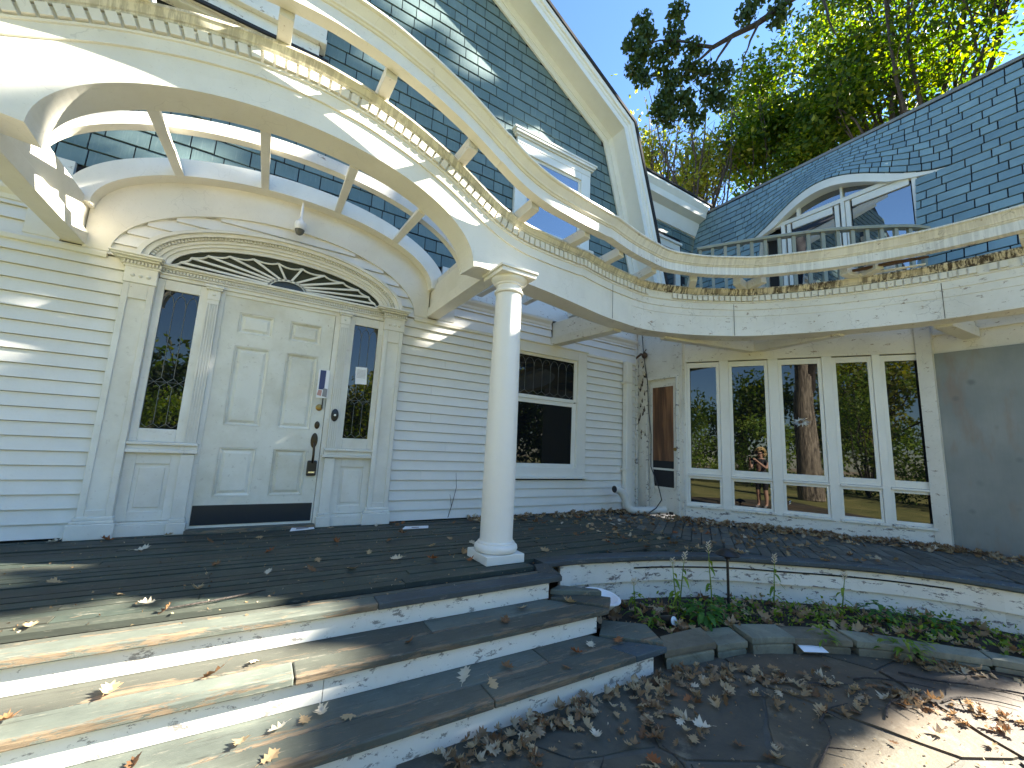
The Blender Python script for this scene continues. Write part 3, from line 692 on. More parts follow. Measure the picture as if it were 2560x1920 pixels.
# --- ground floor window
w1 = MB().box(2.515, 2.68, -.035, .02, .50, 2.385).box(3.945, 4.12, -.035, .02, .50, 2.385).box(2.68, 3.945, -.035, .02, 2.235, 2.385).box(2.68, 3.945, -.035, .02, .50, .64).build('window', M_white, H, bevel=.005)
MB().box(2.49, 4.15, -.075, 0, .485, .52).box(2.50, 4.14, -.055, 0, 2.385, 2.405).build('sill', M_white, w1, bevel=.005)
MB().box(2.68, 2.72, -.012, .02, 1.60, 2.235).box(3.89, 3.945, -.012, .02, 1.60, 2.235).box(2.72, 3.89, -.012, .02, 2.195, 2.235).box(2.72, 3.89, -.014, .02, 1.585, 1.635).build('upper_sash', M_white, w1, bevel=.003)
MB().box(2.68, 2.72, .002, .02, .64, 1.585).box(3.875, 3.945, .002, .02, .64, 1.585).box(2.72, 3.875, .002, .02, 1.525, 1.585).box(2.72, 3.875, .002, .02, .64, .69).build('lower_sash', M_white, w1, bevel=.003)
MB().box(2.70, 3.9, .008, .014, 1.61, 2.22).build('pane', M_glassD, w1); MB().box(2.70, 3.9, .012, .018, .66, 1.55).build('pane', M_glassD, w1)
cm = MB(); n = 8; w = (3.89 - 2.72) / n
for q in range(n):
    a = 2.72 + w * q; b = a + w; m_ = (a + b) / 2
    if q: cm.tube([(a, .004, 1.70), (a, .004, 2.05)], .004, 4)
    cm.tube([(a, .004, 1.70), (m_, .004, 1.655), (b, .004, 1.70)], .004, 4)
    cm.tube([(a + w * (1 - math.cos(t)) / 2, .004, 2.05 + .12 * math.sin(t)) for t in np.linspace(0, PI, 9)], .004, 4)
    cm.tube([(m_, .004, 1.637), (m_, .004, 1.655)], .004, 4)
cm.build('came', M_came, w1)
# --- gable window
w2 = MB().box(2.67, 2.86, -.04, .02, 4.0, 5.36).box(3.91, 4.10, -.04, .02, 4.0, 5.36).box(2.86, 3.91, -.04, .02, 5.24, 5.36).build('window', M_white, H, bevel=.005)
MB().box(2.67, 4.10, -.045, 0, 5.36, 5.46).box(2.63, 4.14, -.07, 0, 5.46, 5.49).box(2.61, 4.16, -.10, 0, 5.49, 5.53).box(2.58, 4.19, -.11, 0, 5.53, 5.565).build('head_cornice', M_white, w2, bevel=.006)
MB().box(2.62, 4.15, -.10, 0, 3.98, 4.05).build('sill', M_white, w2, bevel=.005)
MB().box(2.86, 2.90, -.01, .0, 4.12, 5.24).box(3.87, 3.91, -.01, .0, 4.12, 5.24).box(2.90, 3.87, -.02, .0, 4.57, 4.63).box(2.9, 3.87, -.01, 0, 4.05, 4.13).box(2.9, 3.87, -.01, 0, 5.20, 5.24).build('sash', M_white, w2)
MB().box(2.88, 3.89, -.004, .004, 4.62, 5.22).build('pane', M_glassU, w2); MB().box(2.88, 3.89, .0, .006, 4.1, 4.6).build('pane', M_glassU, w2)
# --- bay at the upper left: moulded base
by = MB()
for (x1, y1, z0, z1) in ((-0.02, -.10, 5.00, 5.05), (.02, -.14, 5.05, 5.10), (0.0, -.12, 5.10, 5.24), (.06, -.18, 5.24, 5.30), (.05, -.17, 5.30, 5.75), (.10, -.22, 5.75, 5.80), (.14, -.26, 5.80, 5.86)): by.box(-2.4, x1, y1, .0, z0, z1)
by.build('bay_base', M_old, H, bevel=.006)
MB().box(-2.35, .03, -.16, .0, 5.86, 8.0).build('bay_wall', M_old, H)
MB().box(-2.5, .10, -.185, -.16, 5.02, 5.055).build('drip_strip', M_dark, H)
# --- gable shingles
def quadpiece(q, n, th):
    q = [Vector(p) for p in q]; n = Vector(n)
    # butt end stands proud
    return [q[0] + n * th, q[1] + n * th, q[2] + n * th * .35, q[3] + n * th * .35], [p - n * .004 for p in q]
sh = []; z = 3.13; ex = 0.166; r = 0
def xr(z):
    if z < 6.17: return (4.79 + (4.85 - z) * .295) if z < 4.85 else 4.79 - (z - 4.85) * .2955
    return 4.4 - (z - 6.17) * 1.712
while z < 9.3:
    x = -2.4 + (r % 2) * .11 + hr.uniform(-.04, .04); lim = max(xr(z), xr(z + ex)) + (.02 if z < 6.1 else -.02)
    while x < lim:
        w = hr.choice((.15, .19, .22, .26, .30, .30)); x1 = min(x + w, lim)
        a, b = x + .0055, x1 - .0055
        zt = z + ex - .012; z_ = z + hr.uniform(-.004, .003)
        parts = [(a, b)]
        for rx0, rx1, rz0, rz1 in ((2.665, 4.105, 3.97, 5.58), (-2.6, .04, 5.0, 8.2)):
            if zt > rz0 and z < rz1:
                parts = [q for p_ in parts for q in ((p_[0], min(p_[1], rx0)), (max(p_[0], rx1), p_[1])) if q[1] - q[0] > .02]
        for a, b in parts: sh.append([(a, .02, z_), (b, .02, z_), (b, .02, zt), (a, .02, zt)])
        x = x1
    z += ex; r += 1
def vis(c):
    v = Vector(c) - CAMP; d = v.dot(Rf)
    if d <= .1: return 99
    px = 1280 + 1024.78 * v.dot(Rr) / d; py = 960 - 1024.78 * v.dot(Ru) / d
    out = max(0, -px, px - 2560, -py, py - 1920)
    return v.length + out * .02
def lay(pieces, normal, name, mat, parent, th=.016, stuff='shingle_field'):
    ps = sorted(pieces, key=lambda q: vis(sum((Vector(p) for p in q), Vector()) / 4))
    rest = MB()
    for i, q in enumerate(ps):
        n = normal(q) if callable(normal) else normal
        a, b = quadpiece(q, n, th)
        if i < 300: MB().hexa(b, a).build(name, mat, parent, recalc=True)
        else: rest.hexa(b, a)
    if rest.v: tag(rest.build(stuff, mat, parent), kind='stuff')
lay(sh, (0, -1, 0), 'shingle', M_shA, H)
# --- rake boards of the gambrel
RK = [Vector((5.42, 0, 2.65)), Vector((4.79, 0, 4.85)), Vector((4.40, 0, 6.17)), Vector((2.14, 0, 7.49)), Vector((-1.5, 0, 9.62))]
def rk_ring(i, prof):
    a = (RK[i] - RK[i - 1]).normalized() if i else (RK[1] - RK[0]).normalized(); b = (RK[i + 1] - RK[i]).normalized() if i < len(RK) - 1 else a
    na = Vector((a.z, 0, -a.x)); nb = Vector((b.z, 0, -b.x)); m = (na + nb).normalized(); m = m / max(.4, m.dot(na))
    return [RK[i] + m * o + Vector((0, y, 0)) for o, y in prof]
for nm, prof, mt_ in (('frieze_board', [(0, .0), (0, -.03), (.17, -.03), (.17, .0)], M_white),
                      ('rake_mould', [(.10, -.03), (.10, -.045), (.17, -.075), (.17, -.03)], M_white),
                      ('soffit', [(.17, .0), (.17, -.34), (.19, -.34), (.19, .0)], M_white),
                      ('rake_fascia', [(.155, -.34), (.155, -.365), (.24, -.365), (.255, -.38), (.29, -.385), (.30, -.41), (.36, -.42), (.37, -.34)], M_white),
                      ('roof_slope', [(.37, 6.0), (.37, -.44), (.41, -.445), (.41, 6.0)], M_roof)):
    MB().loft([rk_ring(i, prof) for i in range(len(RK))]).build(nm, mt_, H)
# ------------------------------------------------------------------ pergola
PG = thing('pergola', 'white timber pergola with an arched portico front flowing into a curved entablature and outer rail', 'pergola')
def yface(x): return -1.83 + (x + 1.3) * .0448
xs0 = [-2.6, -2.3, -2.0, -1.75, -1.55, -1.40]
xs1 = [0.03 - 1.3 * math.cos(t) for t in np.linspace(0.0, PI, 61)]
path = [Vector((x, yface(x), 0)) for x in xs0 + xs1]
tail = spline([(1.33, yface(1.33)), (1.94, -1.655), (2.44, -1.565), (3.06, -1.43), (3.45, -1.38), (3.9, -1.37), (4.4, -1.54), (4.8, -1.79), (5.1, -2.06), (5.48, -2.63), (5.70, -3.12), (5.84, -3.57), (5.9, -4.08), (5.92, -4.7), (5.85, -5.5), (5.6, -6.2)], .08)
path += tail[1:]
PNM = normals(path, 1)
HT = [(-2.6, 2.87), (-2.2, 2.82), (-1.85, 2.80), (-1.6, 2.85), (-1.4, 2.93), (-1.2, 3.04), (-1.0, 3.14), (-.7, 3.25), (-.35, 3.335), (0, 3.365), (.35, 3.335), (.7, 3.25), (1.0, 3.14), (1.2, 3.04), (1.4, 2.93), (1.6, 2.85), (1.85, 2.80), (2.2, 2.81), (2.6, 2.85), (3.0, 2.87), (9, 2.87)]
hx, hz = zip(*HT)
# smooth the polyline a little
gx = np.linspace(-2.6, 9, 581); gz = np.interp(gx, hx, hz); ker = np.ones(11) / 11; gz2 = np.convolve(np.pad(gz, 5, 'edge'), ker, 'valid')
IB = len(xs0) + len(xs1) + 14          # index from where the height is flat
def ht(i):
    p = path[i]
    if i > IB: return 2.87 - .07 * max(0, (i - IB - 25)) / max(1, len(path) - IB - 25)
    return float(np.interp(p.x, gx, gz2))
def zb(i):
    p = path[i]
    if i >= len(xs0) and i < len(xs0) + len(xs1):
        u = (p.x - .03) / 1.3; return 2.41 + .64 * math.sqrt(max(0, 1 - u * u))
    return 2.425
def pr_frieze(i):
    h, b = ht(i), zb(i); m = max(h - .105, b + .02); m2 = max(h - .19, b + .012); e_ = .006 if i > cut else .0005
    return [(0, b), (0, m2), (e_, m2 + .002), (e_, m), (.016, m + .002), (.016, h + .085), (-.24, h + .085), (-.24, b)]
def pr_corn(i):
    h = ht(i); return [(-.235, h + .087), (.03, h + .087), (.036, h + .10), (.045, h + .105), (.064, h + .14), (.072, h + .145), (.072, h + .162), (-.235, h + .165)]
def pr_bead(i):
    h = ht(i); return [(.014, h - .022), (.026, h - .018), (.03, h - .006), (.014, h - .002)]
def pr_rail(i):
    h = ht(i); return [(.28, h + .21), (.37, h + .21), (.37, h + .305), (.38, h + .308), (.386, h + .318), (.398, h + .323), (.403, h + .334), (.44, h + .382), (.452, h + .387), (.46, h + .394), (.46, h + .408), (.28, h + .412)]
nP = len(xs0) + len(xs1) - 1; cut = nP + 26
R_ = sweep(path, PNM, pr_frieze)
a1 = MB().loft(R_[:cut + 1]).build('entablature', M_arch, PG); a2 = MB().loft(R_[cut:]).build('entablature', M_old, PG)
# the mitred joint block under the corner
Rc = sweep(path, PNM, pr_corn); c1 = MB().loft(Rc[:cut + 1]).build('cornice', paint('portico_cornice_paint', (0.69, 0.66, 0.55), 0.4, 0.12, streak=.4, gcol=(0.36, 0.29, 0.16)), a1); c2 = MB().loft(Rc[cut:]).build('cornice', M_cornice, a2)
Rb = sweep(path, PNM, pr_bead); MB().loft(Rb[:cut + 1]).build('bead', M_arch, a1); MB().loft(Rb[cut:]).build('bead', M_old, a2)
Rr_ = sweep(path, PNM, pr_rail); MB().loft(Rr_[:cut - 8]).build('outer_rail', M_arch, PG); MB().loft(Rr_[cut - 9:]).build('outer_rail', M_rail, PG)
for q_i in (cut - 4, cut + 16, cut + 38, cut + 62):
    p_ = path[q_i] + PNM[q_i] * .0165; MB().bar(p_ + Vector((0, 0, zb(q_i) + .002)), p_ + Vector((0, 0, ht(q_i) - .03)), .005, .002, up=tuple(PNM[q_i])).build('seam', M_dark, a2)
# dentils
dm = MB().box(-.026, .026, -.03, 0, 0, .066).mesh('dentil', M_arch); dm2 = MB().box(-.026, .026, -.03, 0, 0, .066).mesh('dentil', M_old)
L = 0; nxt = 0; dr = random.Random(4); cnt = 0
for i in range(1, len(path)):
    a = Vector((path[i - 1].x, path[i - 1].y, ht(i - 1))); b = Vector((path[i].x, path[i].y, ht(i))); s_ = (b - a).length
    while nxt < L + s_:
        t = (nxt - L) / s_; p = a + (b - a) * t; nxt += .0685; d_ = (b - a).normalized(); n_ = PNM[i]
        if i > cut + 3 and i < cut + 8: continue          # the broken gap
        if i > cut + 40 and dr.random() < .12: continue
        o = link('dentil', dm if i < cut else dm2, a1 if i < cut else a2)
        zz = n_.cross(d_) if n_.cross(d_).z > 0 else d_.cross(n_)
        xx = d_; yy = -n_
        mt_ = Matrix(((xx.x, yy.x, zz.x), (xx.y, yy.y, zz.y), (xx.z, yy.z, zz.z))).to_4x4()
        q = p + n_ * .014 + Vector((0, 0, .006)); mt_.translation = q; o.matrix_world = mt_; cnt += 1
    L += s_
# open gap box behind broken dentils
# rafters carrying the outer rail over the portico
def idx_at(x, y): return min(range(len(path)), key=lambda i: (path[i].x - x) ** 2 + (path[i].y - y) ** 2)
def rafter(i, back, ang=0.0, w=.085, nm='rafter', mat=M_rail, slope=0.0, front=.27):
    n_ = PNM[i].copy(); n_.rotate(Matrix.Rotation(ang, 3, 'Z')); h = ht(i) + .165
    p = path[i] + n_ * front + Vector((0, 0, h + .05)); q = path[i] - n_ * back + Vector((0, 0, h + .05 + slope))
    MB().bar(p, q, w, .10).build(nm, mat, PG, bevel=.003)
for x in (-1.55, -.92, -.245, .43, 1.11): rafter(idx_at(x, -1.8), .24)
for x, b in ((1.74, 1.5), (2.40, 1.45), (3.06, 1.28), (3.72, 1.25)): rafter(idx_at(x, -1.5), b, 0.0, slope=-.20)
rafter(idx_at(4.5, -1.6), 1.0, -.35, slope=-.12); rafter(idx_at(5.05, -2.0), .9, .55, slope=-.1); rafter(idx_at(5.05, -2.0), .9, -.62, slope=-.1)
rafter(idx_at(5.62, -2.95), .9, .6, slope=-.08); rafter(idx_at(5.62, -2.95), .9, -.6, slope=-.08); rafter(idx_at(5.9, -4.2), .9, .0, slope=-.05)
# a split rotten rail underside on the right
MB().extr([(5.42, -2.85, 3.05), (5.55, -3.15, 3.05), (5.62, -3.55, 3.04), (5.50, -3.3, 3.04)], (0, 0, .025)).build('rotten_board', plain('rotten_wood', (0.11, 0.055, 0.025), .8, var=.4), PG)
MB().extr([(5.52, -2.9, 3.03), (5.58, -2.9, 3.03), (5.66, -3.5, 2.985), (5.63, -3.52, 2.985)], (0, 0, .012)).build('loose_strip', M_old, PG)
# vault: rear barrel on the wall, middle arch and ribs
VX = .0
def ringA(a0, b0, a1, b1, y0, y1, z0=2.405, e=0.0, n=50):
    return [[arc(a0, b0, VX, z0, y1, t), arc(a0, b0, VX, z0, y0, t), arc(a1, b1, VX, z0, y0, t), arc(a1, b1, VX, z0, y1, t)] for t in np.linspace(e, PI - e, n)]
# flat spandrel panel on the wall with an elliptical opening
pn_ = []
for t in np.linspace(0, PI, 60):
    a_ = Vector(arc(1.36, .65, VX, 2.405, 0, t)); b_ = Vector(arc(1.53, .64, VX, 2.75, 0, t))
    pn_.append([a_ + Vector((0, -.034, 0)), a_, b_, b_ + Vector((0, -.034, 0))])
sp_ = MB().loft(pn_)
for s_ in (-1, 1): sp_.extr([(s_ * 1.36, -.034, 2.405), (s_ * 1.53, -.034, 2.405), (s_ * 1.53, -.034, 2.75)], (0, .034, 0))
sp_.build('spandrel_panel', M_arch, PG, 30)
MB().loft(ringA(1.50, .60, 1.68, .77, -.17, 0, 2.75)).build('rear_arch', M_arch, PG, 30)
MB().loft(ringA(1.565, .665, 1.66, .77, -.94, -.86, 2.65, e=.05)).build('middle_arch', M_arch, PG, 30)
for xf, xr_ in ((-.875, -.965), (-.28, -.305), (.33, .38), (.91, 1.02)):
    u = xf / 1.3; z0 = 2.405 + .645 * math.sqrt(1 - u * u); u2 = xr_ / 1.5; z1 = 2.75 + .60 * math.sqrt(1 - u2 * u2)
    sl_ = -.60 * u2 / math.sqrt(1 - u2 * u2) / 1.5
    up = Vector((-sl_, 0, 1)).normalized(); c0 = Vector((xr_, -.165, z1)) + up * .05; c1 = Vector((xf, yface(xf) + .242, z0)) + up * .05
    MB().bar(c0, c1, .066, .10, up=up).build('rib', M_arch, PG, bevel=.003)
# beams from the wall
def beam(p, q, w=.13, z0=2.42, z1=2.80, mat=M_arch):
    p = Vector((*p, 0)); q = Vector((*q, 0)); d_ = (q - p).normalized(); s_ = Vector((d_.y, -d_.x, 0))
    zm = z0 + .115
    o = MB().hexa([p - s_ * w / 2 + Vector((0, 0, z0)), p + s_ * w / 2 + Vector((0, 0, z0)), q + s_ * w / 2 + Vector((0, 0, z0)), q - s_ * w / 2 + Vector((0, 0, z0))],
                  [p - s_ * w / 2 + Vector((0, 0, zm)), p + s_ * w / 2 + Vector((0, 0, zm)), q + s_ * w / 2 + Vector((0, 0, zm)), q - s_ * w / 2 + Vector((0, 0, zm))])
    b_ = o.build('beam', mat, PG, bevel=.004); w2 = w - .055
    MB().hexa([p - s_ * w2 / 2 + Vector((0, 0, zm - .001)), p + s_ * w2 / 2 + Vector((0, 0, zm - .001)), q + s_ * w2 / 2 + Vector((0, 0, zm - .001)), q - s_ * w2 / 2 + Vector((0, 0, zm + .004))],
              [p - s_ * w2 / 2 + Vector((0, 0, z1)), p + s_ * w2 / 2 + Vector((0, 0, z1)), q + s_ * w2 / 2 + Vector((0, 0, z1)), q - s_ * w2 / 2 + Vector((0, 0, z1))]).build('beam_board', mat, b_, bevel=.003)
beam((-1.585, -.002), (-1.585, yface(-1.585) + .242), .15)
beam((1.595, -.002), (1.595, yface(1.6) + .242), .15)
beam((3.50, -.002), (3.62, -1.15), .15, 2.40, 2.74, M_old)
VN = WA + WD * .90
beam((VN.x, VN.y), (4.32, -1.27), .11, 2.40, 2.58, M_old); beam((VN.x + .02, VN.y - .03), (5.74, -2.72), .11, 2.404, 2.58, M_old)
beam((6.84, -3.56), (6.08, -3.5), .15, 2.40, 2.70, M_old)
# ------------------------------------------------------------------ columns
def column(cx, cy, label, fr):
    c = thing('porch_column', label, 'column', None, (cx, cy, 0))
    MB().box(-.17, .17, -.17, .17, 0.001, .068).build('plinth', M_col, c, bevel=.005)
    MB().lathe([(.150, .068), (.168, .075), (.176, .095), (.172, .117), (.158, .130), (.150, .132), (.150, .142), (.142, .150)], n=48).build('base', M_col, c, 40)
    pf = [(.136, .148), (.133, .17), (.1335, .6)] + [(.1335 - .021 * ((z - .6) / 1.62) ** 1.4, z) for z in np.linspace(.7, 2.22, 12)]
    MB().lathe(pf, n=56).build('shaft', M_col, c, 40)
    MB().lathe([(.112, 2.222), (.127, 2.228), (.131, 2.238), (.127, 2.248), (.113, 2.254), (.113, 2.295), (.125, 2.30), (.127, 2.312), (.135, 2.318), (.152, 2.335), (.160, 2.352), (.158, 2.362)], n=48).build('capital', M_col, c, 40)
    MB().box(-.172, .172, -.172, .172, 2.362, 2.400).box(-.185, .185, -.185, .185, 2.400, 2.424).build('abacus', M_arch, c, bevel=.004)
    fr_ = random.Random(2)
    return c
pc = column(1.68, -1.735, 'white round wooden column on a square plinth beside the top step', 1)
column(-1.66, -1.80, 'white round column at the far left corner of the arched portico', 2)
# ------------------------------------------------------------------ wing
WG = thing('side_wing', 'wing with a steep blue shingled roof, eyebrow dormer and a bay of tall white windows', 'house')
def wb(m, u0, u1, w0, w1, z0, z1):
    q = lambda u, w, z: WA + WD * u + WN * w + Vector((0, 0, z))
    return m.hexa([q(u0, w0, z0), q(u1, w0, z0), q(u1, w1, z0), q(u0, w1, z0)], [q(u0, w0, z1), q(u1, w0, z1), q(u1, w1, z1), q(u0, w1, z1)])
LW = (WB - WA).length; SCL = LW / 2.78
wb(MB(), -.02, LW, -.25, -.06, -.05, 2.9).build('wall', M_dark, WG)
wb(MB(), -.06, LW, -.06, .0, 2.30, 2.56).build('frieze_board', M_old, WG); wb(MB(), -.06, LW + .02, -.06, -.012, 2.563, 2.92).build('frieze_board', M_old, WG)
wb(MB(), -.05, LW, -.06, .015, -.02, .175).build('base_board', M_peel, WG)
wins = [(.024, .476), (.596, 1.099), (1.222, 1.73), (1.843, 2.269), (2.354, 2.78)]
wins = [(a * SCL, b * SCL) for a, b in wins]
edges = [-.06] + [e for w in wins for e in w] + [LW]
for k in range(0, len(edges), 2): wb(MB(), edges[k], edges[k + 1], -.06, .0, .175, 2.30).build('mullion', M_white, WG, bevel=.004)
PT = math.radians(4.5)
for k, (a, b) in enumerate(wins):
    f = MB(); g_ = .045; zt = 2.285
    wb(f, a + .002, a + g_, -.055, -.012, .64, zt); wb(f, b - g_, b - .002, -.055, -.012, .64, zt); wb(f, a + g_, b - g_, -.055, -.012, .64, .725); wb(f, a + g_, b - g_, -.055, -.012, zt - .075, zt)
    fo = f.build('window', M_white, WG, bevel=.003)
    l = MB(); wb(l, a + .002, a + .03, -.055, -.014, .175, .61); wb(l, b - .03, b - .002, -.055, -.014, .175, .61); wb(l, a + .03, b - .03, -.055, -.014, .175, .245); wb(l, a + .03, b - .03, -.055, -.014, .575, .61); wb(l, a - .0, b + .0, -.05, .02, .612, .637)
    l.build('lower_frame', M_white, fo, bevel=.003)
    s_ = MB(); wb(s_, a - .02, b + .02, -.02, .045, .176, .205); s_.build('sill', M_peel, fo, bevel=.004)
    for nm, z0, z1, e in (('pane', .715, zt - .065, .035), ('lower_pane', .235, .585, .02)):
        u0, u1 = a + e, b - e; um = (u0 + u1) / 2; dw = (u1 - u0) / 2 * math.tan(PT)
        q = lambda u, w, z: WA + WD * u + WN * w + Vector((0, 0, z))
        MB().add([q(u0, -.035 - dw, z0), q(u1, -.035 + dw, z0), q(u1, -.035 + dw, z1), q(u0, -.035 - dw, z1)], [(0, 1, 2, 3)]).build(nm, M_glass, fo, recalc=False)
    if k == 2:      # star of shattered glass
        q = lambda u, w, z: WA + WD * u + WN * w + Vector((0, 0, z)); um = (a + b) / 2; sr = random.Random(8); m = MB(); R0 = []
        for i in range(46):
            t = 2 * PI * i / 46; r_ = sr.uniform(.045, .105); w_ = .02
            c_ = (um - .02, 1.42); p1 = (c_[0] + math.cos(t - w_) * .02, c_[1] + math.sin(t - w_) * .02); p2 = (c_[0] + math.cos(t) * r_ * 1.25, c_[1] + math.sin(t) * r_ * .75); p3 = (c_[0] + math.cos(t + .09) * r_ * .8, c_[1] + math.sin(t + .09) * r_ * .5)
            m.add([q(p1[0], -.012, p1[1]), q(p2[0], -.0115, p2[1]), q(p3[0], -.011, p3[1])], [(0, 1, 2)])
        m.build('shattered_glass', plain('crazed_glass', (0.62, 0.66, 0.66), .5), fo, recalc=False)
    if k == 2:
        q = lambda u, z: WA + WD * u + WN * -.012 + Vector((0, 0, z))
        MB().tube([q(a + .05, .33), q(a + .07, .345), q(a + .055, .36), q(a + .075, .375)], .005, 4).build('scribble', M_plastic, fo)
# side door facing the courtyard corner: plane X = 5.26
DW = MB().box(5.262, 5.36, -.215, .02, 0, 2.92); DW.box(5.262, 5.36, -.87, -.79, 0, 2.92); DW.box(5.262, 5.36, -.79, -.215, 2.09, 2.92); DW.build('door_wall', M_old, WG)
sd = MB().box(5.29, 5.33, -.785, -.22, .03, 2.085).build('side_door', M_old, WG)
MB().box(5.24, 5.275, -.24, -.205, 0, 2.12).box(5.24, 5.275, -.81, -.77, 0, 2.12).box(5.24, 5.275, -.77, -.24, 2.075, 2.12).build('door_frame', M_peel, WG)
MB().box(5.282, 5.29, -.70, -.31, .80, 1.95).build('plywood_panel', M_ply, sd)
MB().box(5.276, 5.29, -.735, -.70, .40, 2.0).box(5.276, 5.29, -.31, -.275, .40, 2.0).box(5.276, 5.29, -.70, -.31, 1.95, 2.0).box(5.276, 5.29, -.70, -.31, .37, .41).box(5.276, 5.288, -.70, -.31, .66, .69).build('door_stile', M_old, sd)
MB().box(5.284, 5.29, -.70, -.31, .41, .80).build('dark_opening', M_dark, sd)
MB().hexa([(5.262, -.30, .30), (5.275, -.30, .30), (5.275, -.36, .30), (5.262, -.36, .30)], [(5.268, -.245, .80), (5.28, -.245, .80), (5.28, -.30, .80), (5.268, -.30, .80)]).build('loose_board', M_old, sd)
m = MB().lathe([(.012, 0), (.012, .03), (.028, .04), (.026, .06), (.0005, .065)], n=16).build('knob', M_brass, sd, 40); m.location = (5.29, -.755, .98); m.rotation_euler = (0, -PI / 2, 0)
MB().box(5.258, 5.28, -.68, -.62, .02, .06).build('frame_patch', M_dark, sd)
# peeling corner
pf = MB(); fl_ = MB(); q_ = random.Random(12)
for i in range(26):
    z = q_.uniform(1.0, 2.42); y_ = q_.uniform(-.19, -.02); s_ = q_.uniform(.02, .055)
    if abs(z - 1.7) > .65 and q_.random() < .5: continue
    pts = [(5.2605, y_ + s_ * .55 * math.cos(t) * q_.uniform(.5, 1.2), z + s_ * math.sin(t) * q_.uniform(.6, 1.3)) for t in np.linspace(0, 2 * PI, 8)[:-1]]
    pf.add(pts, [tuple(range(7))])
    p = Vector((5.258, y_, z)); fl_.add([p, p + Vector((-.02, .03, .03)), p + Vector((-.045, .02, .055)), p + Vector((-.03, -.03, .045))], [(0, 1, 2, 3)])
pf.build('bare_wood', plain('bare_wood', (0.10, 0.075, 0.055), .8, var=.4), WG, recalc=False); fl_.build('paint_flakes', M_old, WG, recalc=False)
MB().box(6.76, 6.92, -3.24, -3.10, -.05, 2.93).build('corner_post', M_old, WG)
# grey plywood over the rest of the wall
MB().box(6.86, 7.1, -4.85, -3.16, -.05, 2.92).build('wall', M_old, WG)
MB().box(6.835, 6.86, -4.45, -3.13, .01, 2.27).build('plywood_sheet', M_greyply, WG); MB().box(6.836, 6.86, -4.84, -4.455, .01, 2.26).build('plywood_sheet', M_greyply, WG)
MB().box(6.80, 6.86, -4.85, -3.70, 2.72, 2.78).box(6.76, 6.86, -4.85, -3.70, 2.78, 2.88).box(6.835, 6.86, -4.85, -3.18, 2.50, 2.53).build('wall_cornice', M_old, WG)
wdm = MB().box(6.825, 6.86, -.03, .03, 2.62, 2.69).mesh('dentil', M_cornice)
for k in range(13): link('dentil', wdm, WG, (0, -3.76 - k * .083, 0))
# balcony slab
MB().extr([(5.16, .0, 2.93), (5.2, -.9, 2.93), (6.70, -3.22, 2.93), (6.78, -3.6, 2.93), (7.7, -3.6, 2.93), (7.7, .6, 2.93), (5.3, .6, 2.93)], (0, 0, .09)).build('balcony_floor', M_old, WG)
# roof slope
ZT = 6.36; SL = .8 / 3.46
def sx(z): return 7.2 + (z - 2.9) * SL
YC = -1.95; HW = 1.55; ZL = 5.08; EH = .52
def za(y):
    u = (y - YC) / HW
    return ZL if abs(u) >= 1 else ZL + EH * math.cos(PI / 2 * u) ** 2
def surf(y, z):              # z in flat course space
    if z < ZL - 1e-6: return Vector((sx(z), y, z))
    t = (z - ZL) / (ZT - ZL); zz = za(y) + t * (ZT - za(y)); lift = (za(y) - ZL) / EH
    f = (1 - t) ** 2 * (1 + 1.2 * t)
    return Vector((sx(zz) - .30 * lift * f, y, zz))
OP0, OP1 = -3.06, -.86
pcs = []; z = 2.62; r = 0; wr = random.Random(9); exz = .137
while z < ZT - .02:
    y = -4.98 + wr.uniform(-.1, .1)
    zt = min(z + exz, ZT - .02)
    while y < .62:
        w = wr.choice((.16, .2, .24, .28, .30, .32)); 
        if z > ZL - .02 and abs(y - YC) < 1.5: w *= .62
        a, b = y + .007, min(y + w - .007, .64); y += w
        z0, z1 = z, zt - .013
        if z0 < ZL - .01:
            if b > OP0 and a < OP1:
                if a < OP0 - .03: b = OP0
                elif b > OP1 + .03: a = OP1
                else: continue
            z1 = min(z1, ZL - .004) if (b > YC - HW and a < YC + HW) else z1
        if z1 - z0 < .02 or b - a < .02: continue
        zz0 = max(z0, ZL) if (z0 > ZL - .1 and zt > ZL and z0 >= ZL - .01) else z0
        pcs.append((a, b, zz0, z1))
    z += exz
    if z < ZL < z + exz * .9 and False: z = ZL
quads = []
for a, b, z0, z1 in pcs:
    P0, P1, P2, P3 = surf(a, z0), surf(b, z0), surf(b, z1), surf(a, z1)
    if z1 > ZL:
        mid = (P0 + P1 + P2 + P3) / 4
    quads.append([P0, P1, P2, P3])
def nrm(q):
    n_ = (q[1] - q[0]).cross(q[3] - q[0]).normalized(); return n_ if n_.x < 0 else -n_
lay(quads, nrm, 'shingle', M_shB, WG, .014)
# underlay following the same surface
und = MB(); ys = np.linspace(-4.9, .64, 80)
for (zs_, cond) in ((np.linspace(ZL, ZT, 12), lambda y: True), ((2.62, ZL - .003), lambda y: y < OP0 or y > OP1)):
    for ya, yb in zip(ys, ys[1:]):
        if not cond((ya + yb) / 2): continue
        for za_, zb_ in zip(zs_, zs_[1:]):
            off = Vector((.006, 0, 0)); und.add([surf(ya, za_) + off, surf(yb, za_) + off, surf(yb, zb_) + off, surf(ya, zb_) + off], [(0, 1, 2, 3)])
und.build('roof_underlay', M_back, WG, recalc=False)
stf = [(a_, b_) for a_, b_ in zip(np.arange(-8, -5.7, .3), np.arange(-7.7, -5.4, .3))]
MB().box(7.98, 8.06, -4.92, .66, ZT - .02, ZT + .03).build('roof_edge', plain('roof_flashing', (0.21, 0.22, 0.215), .6, var=.25), WG)
MB().box(8.0, 12, -4.9, .6, ZT - .2, ZT - .02).build('flat_roof', M_roof, WG)
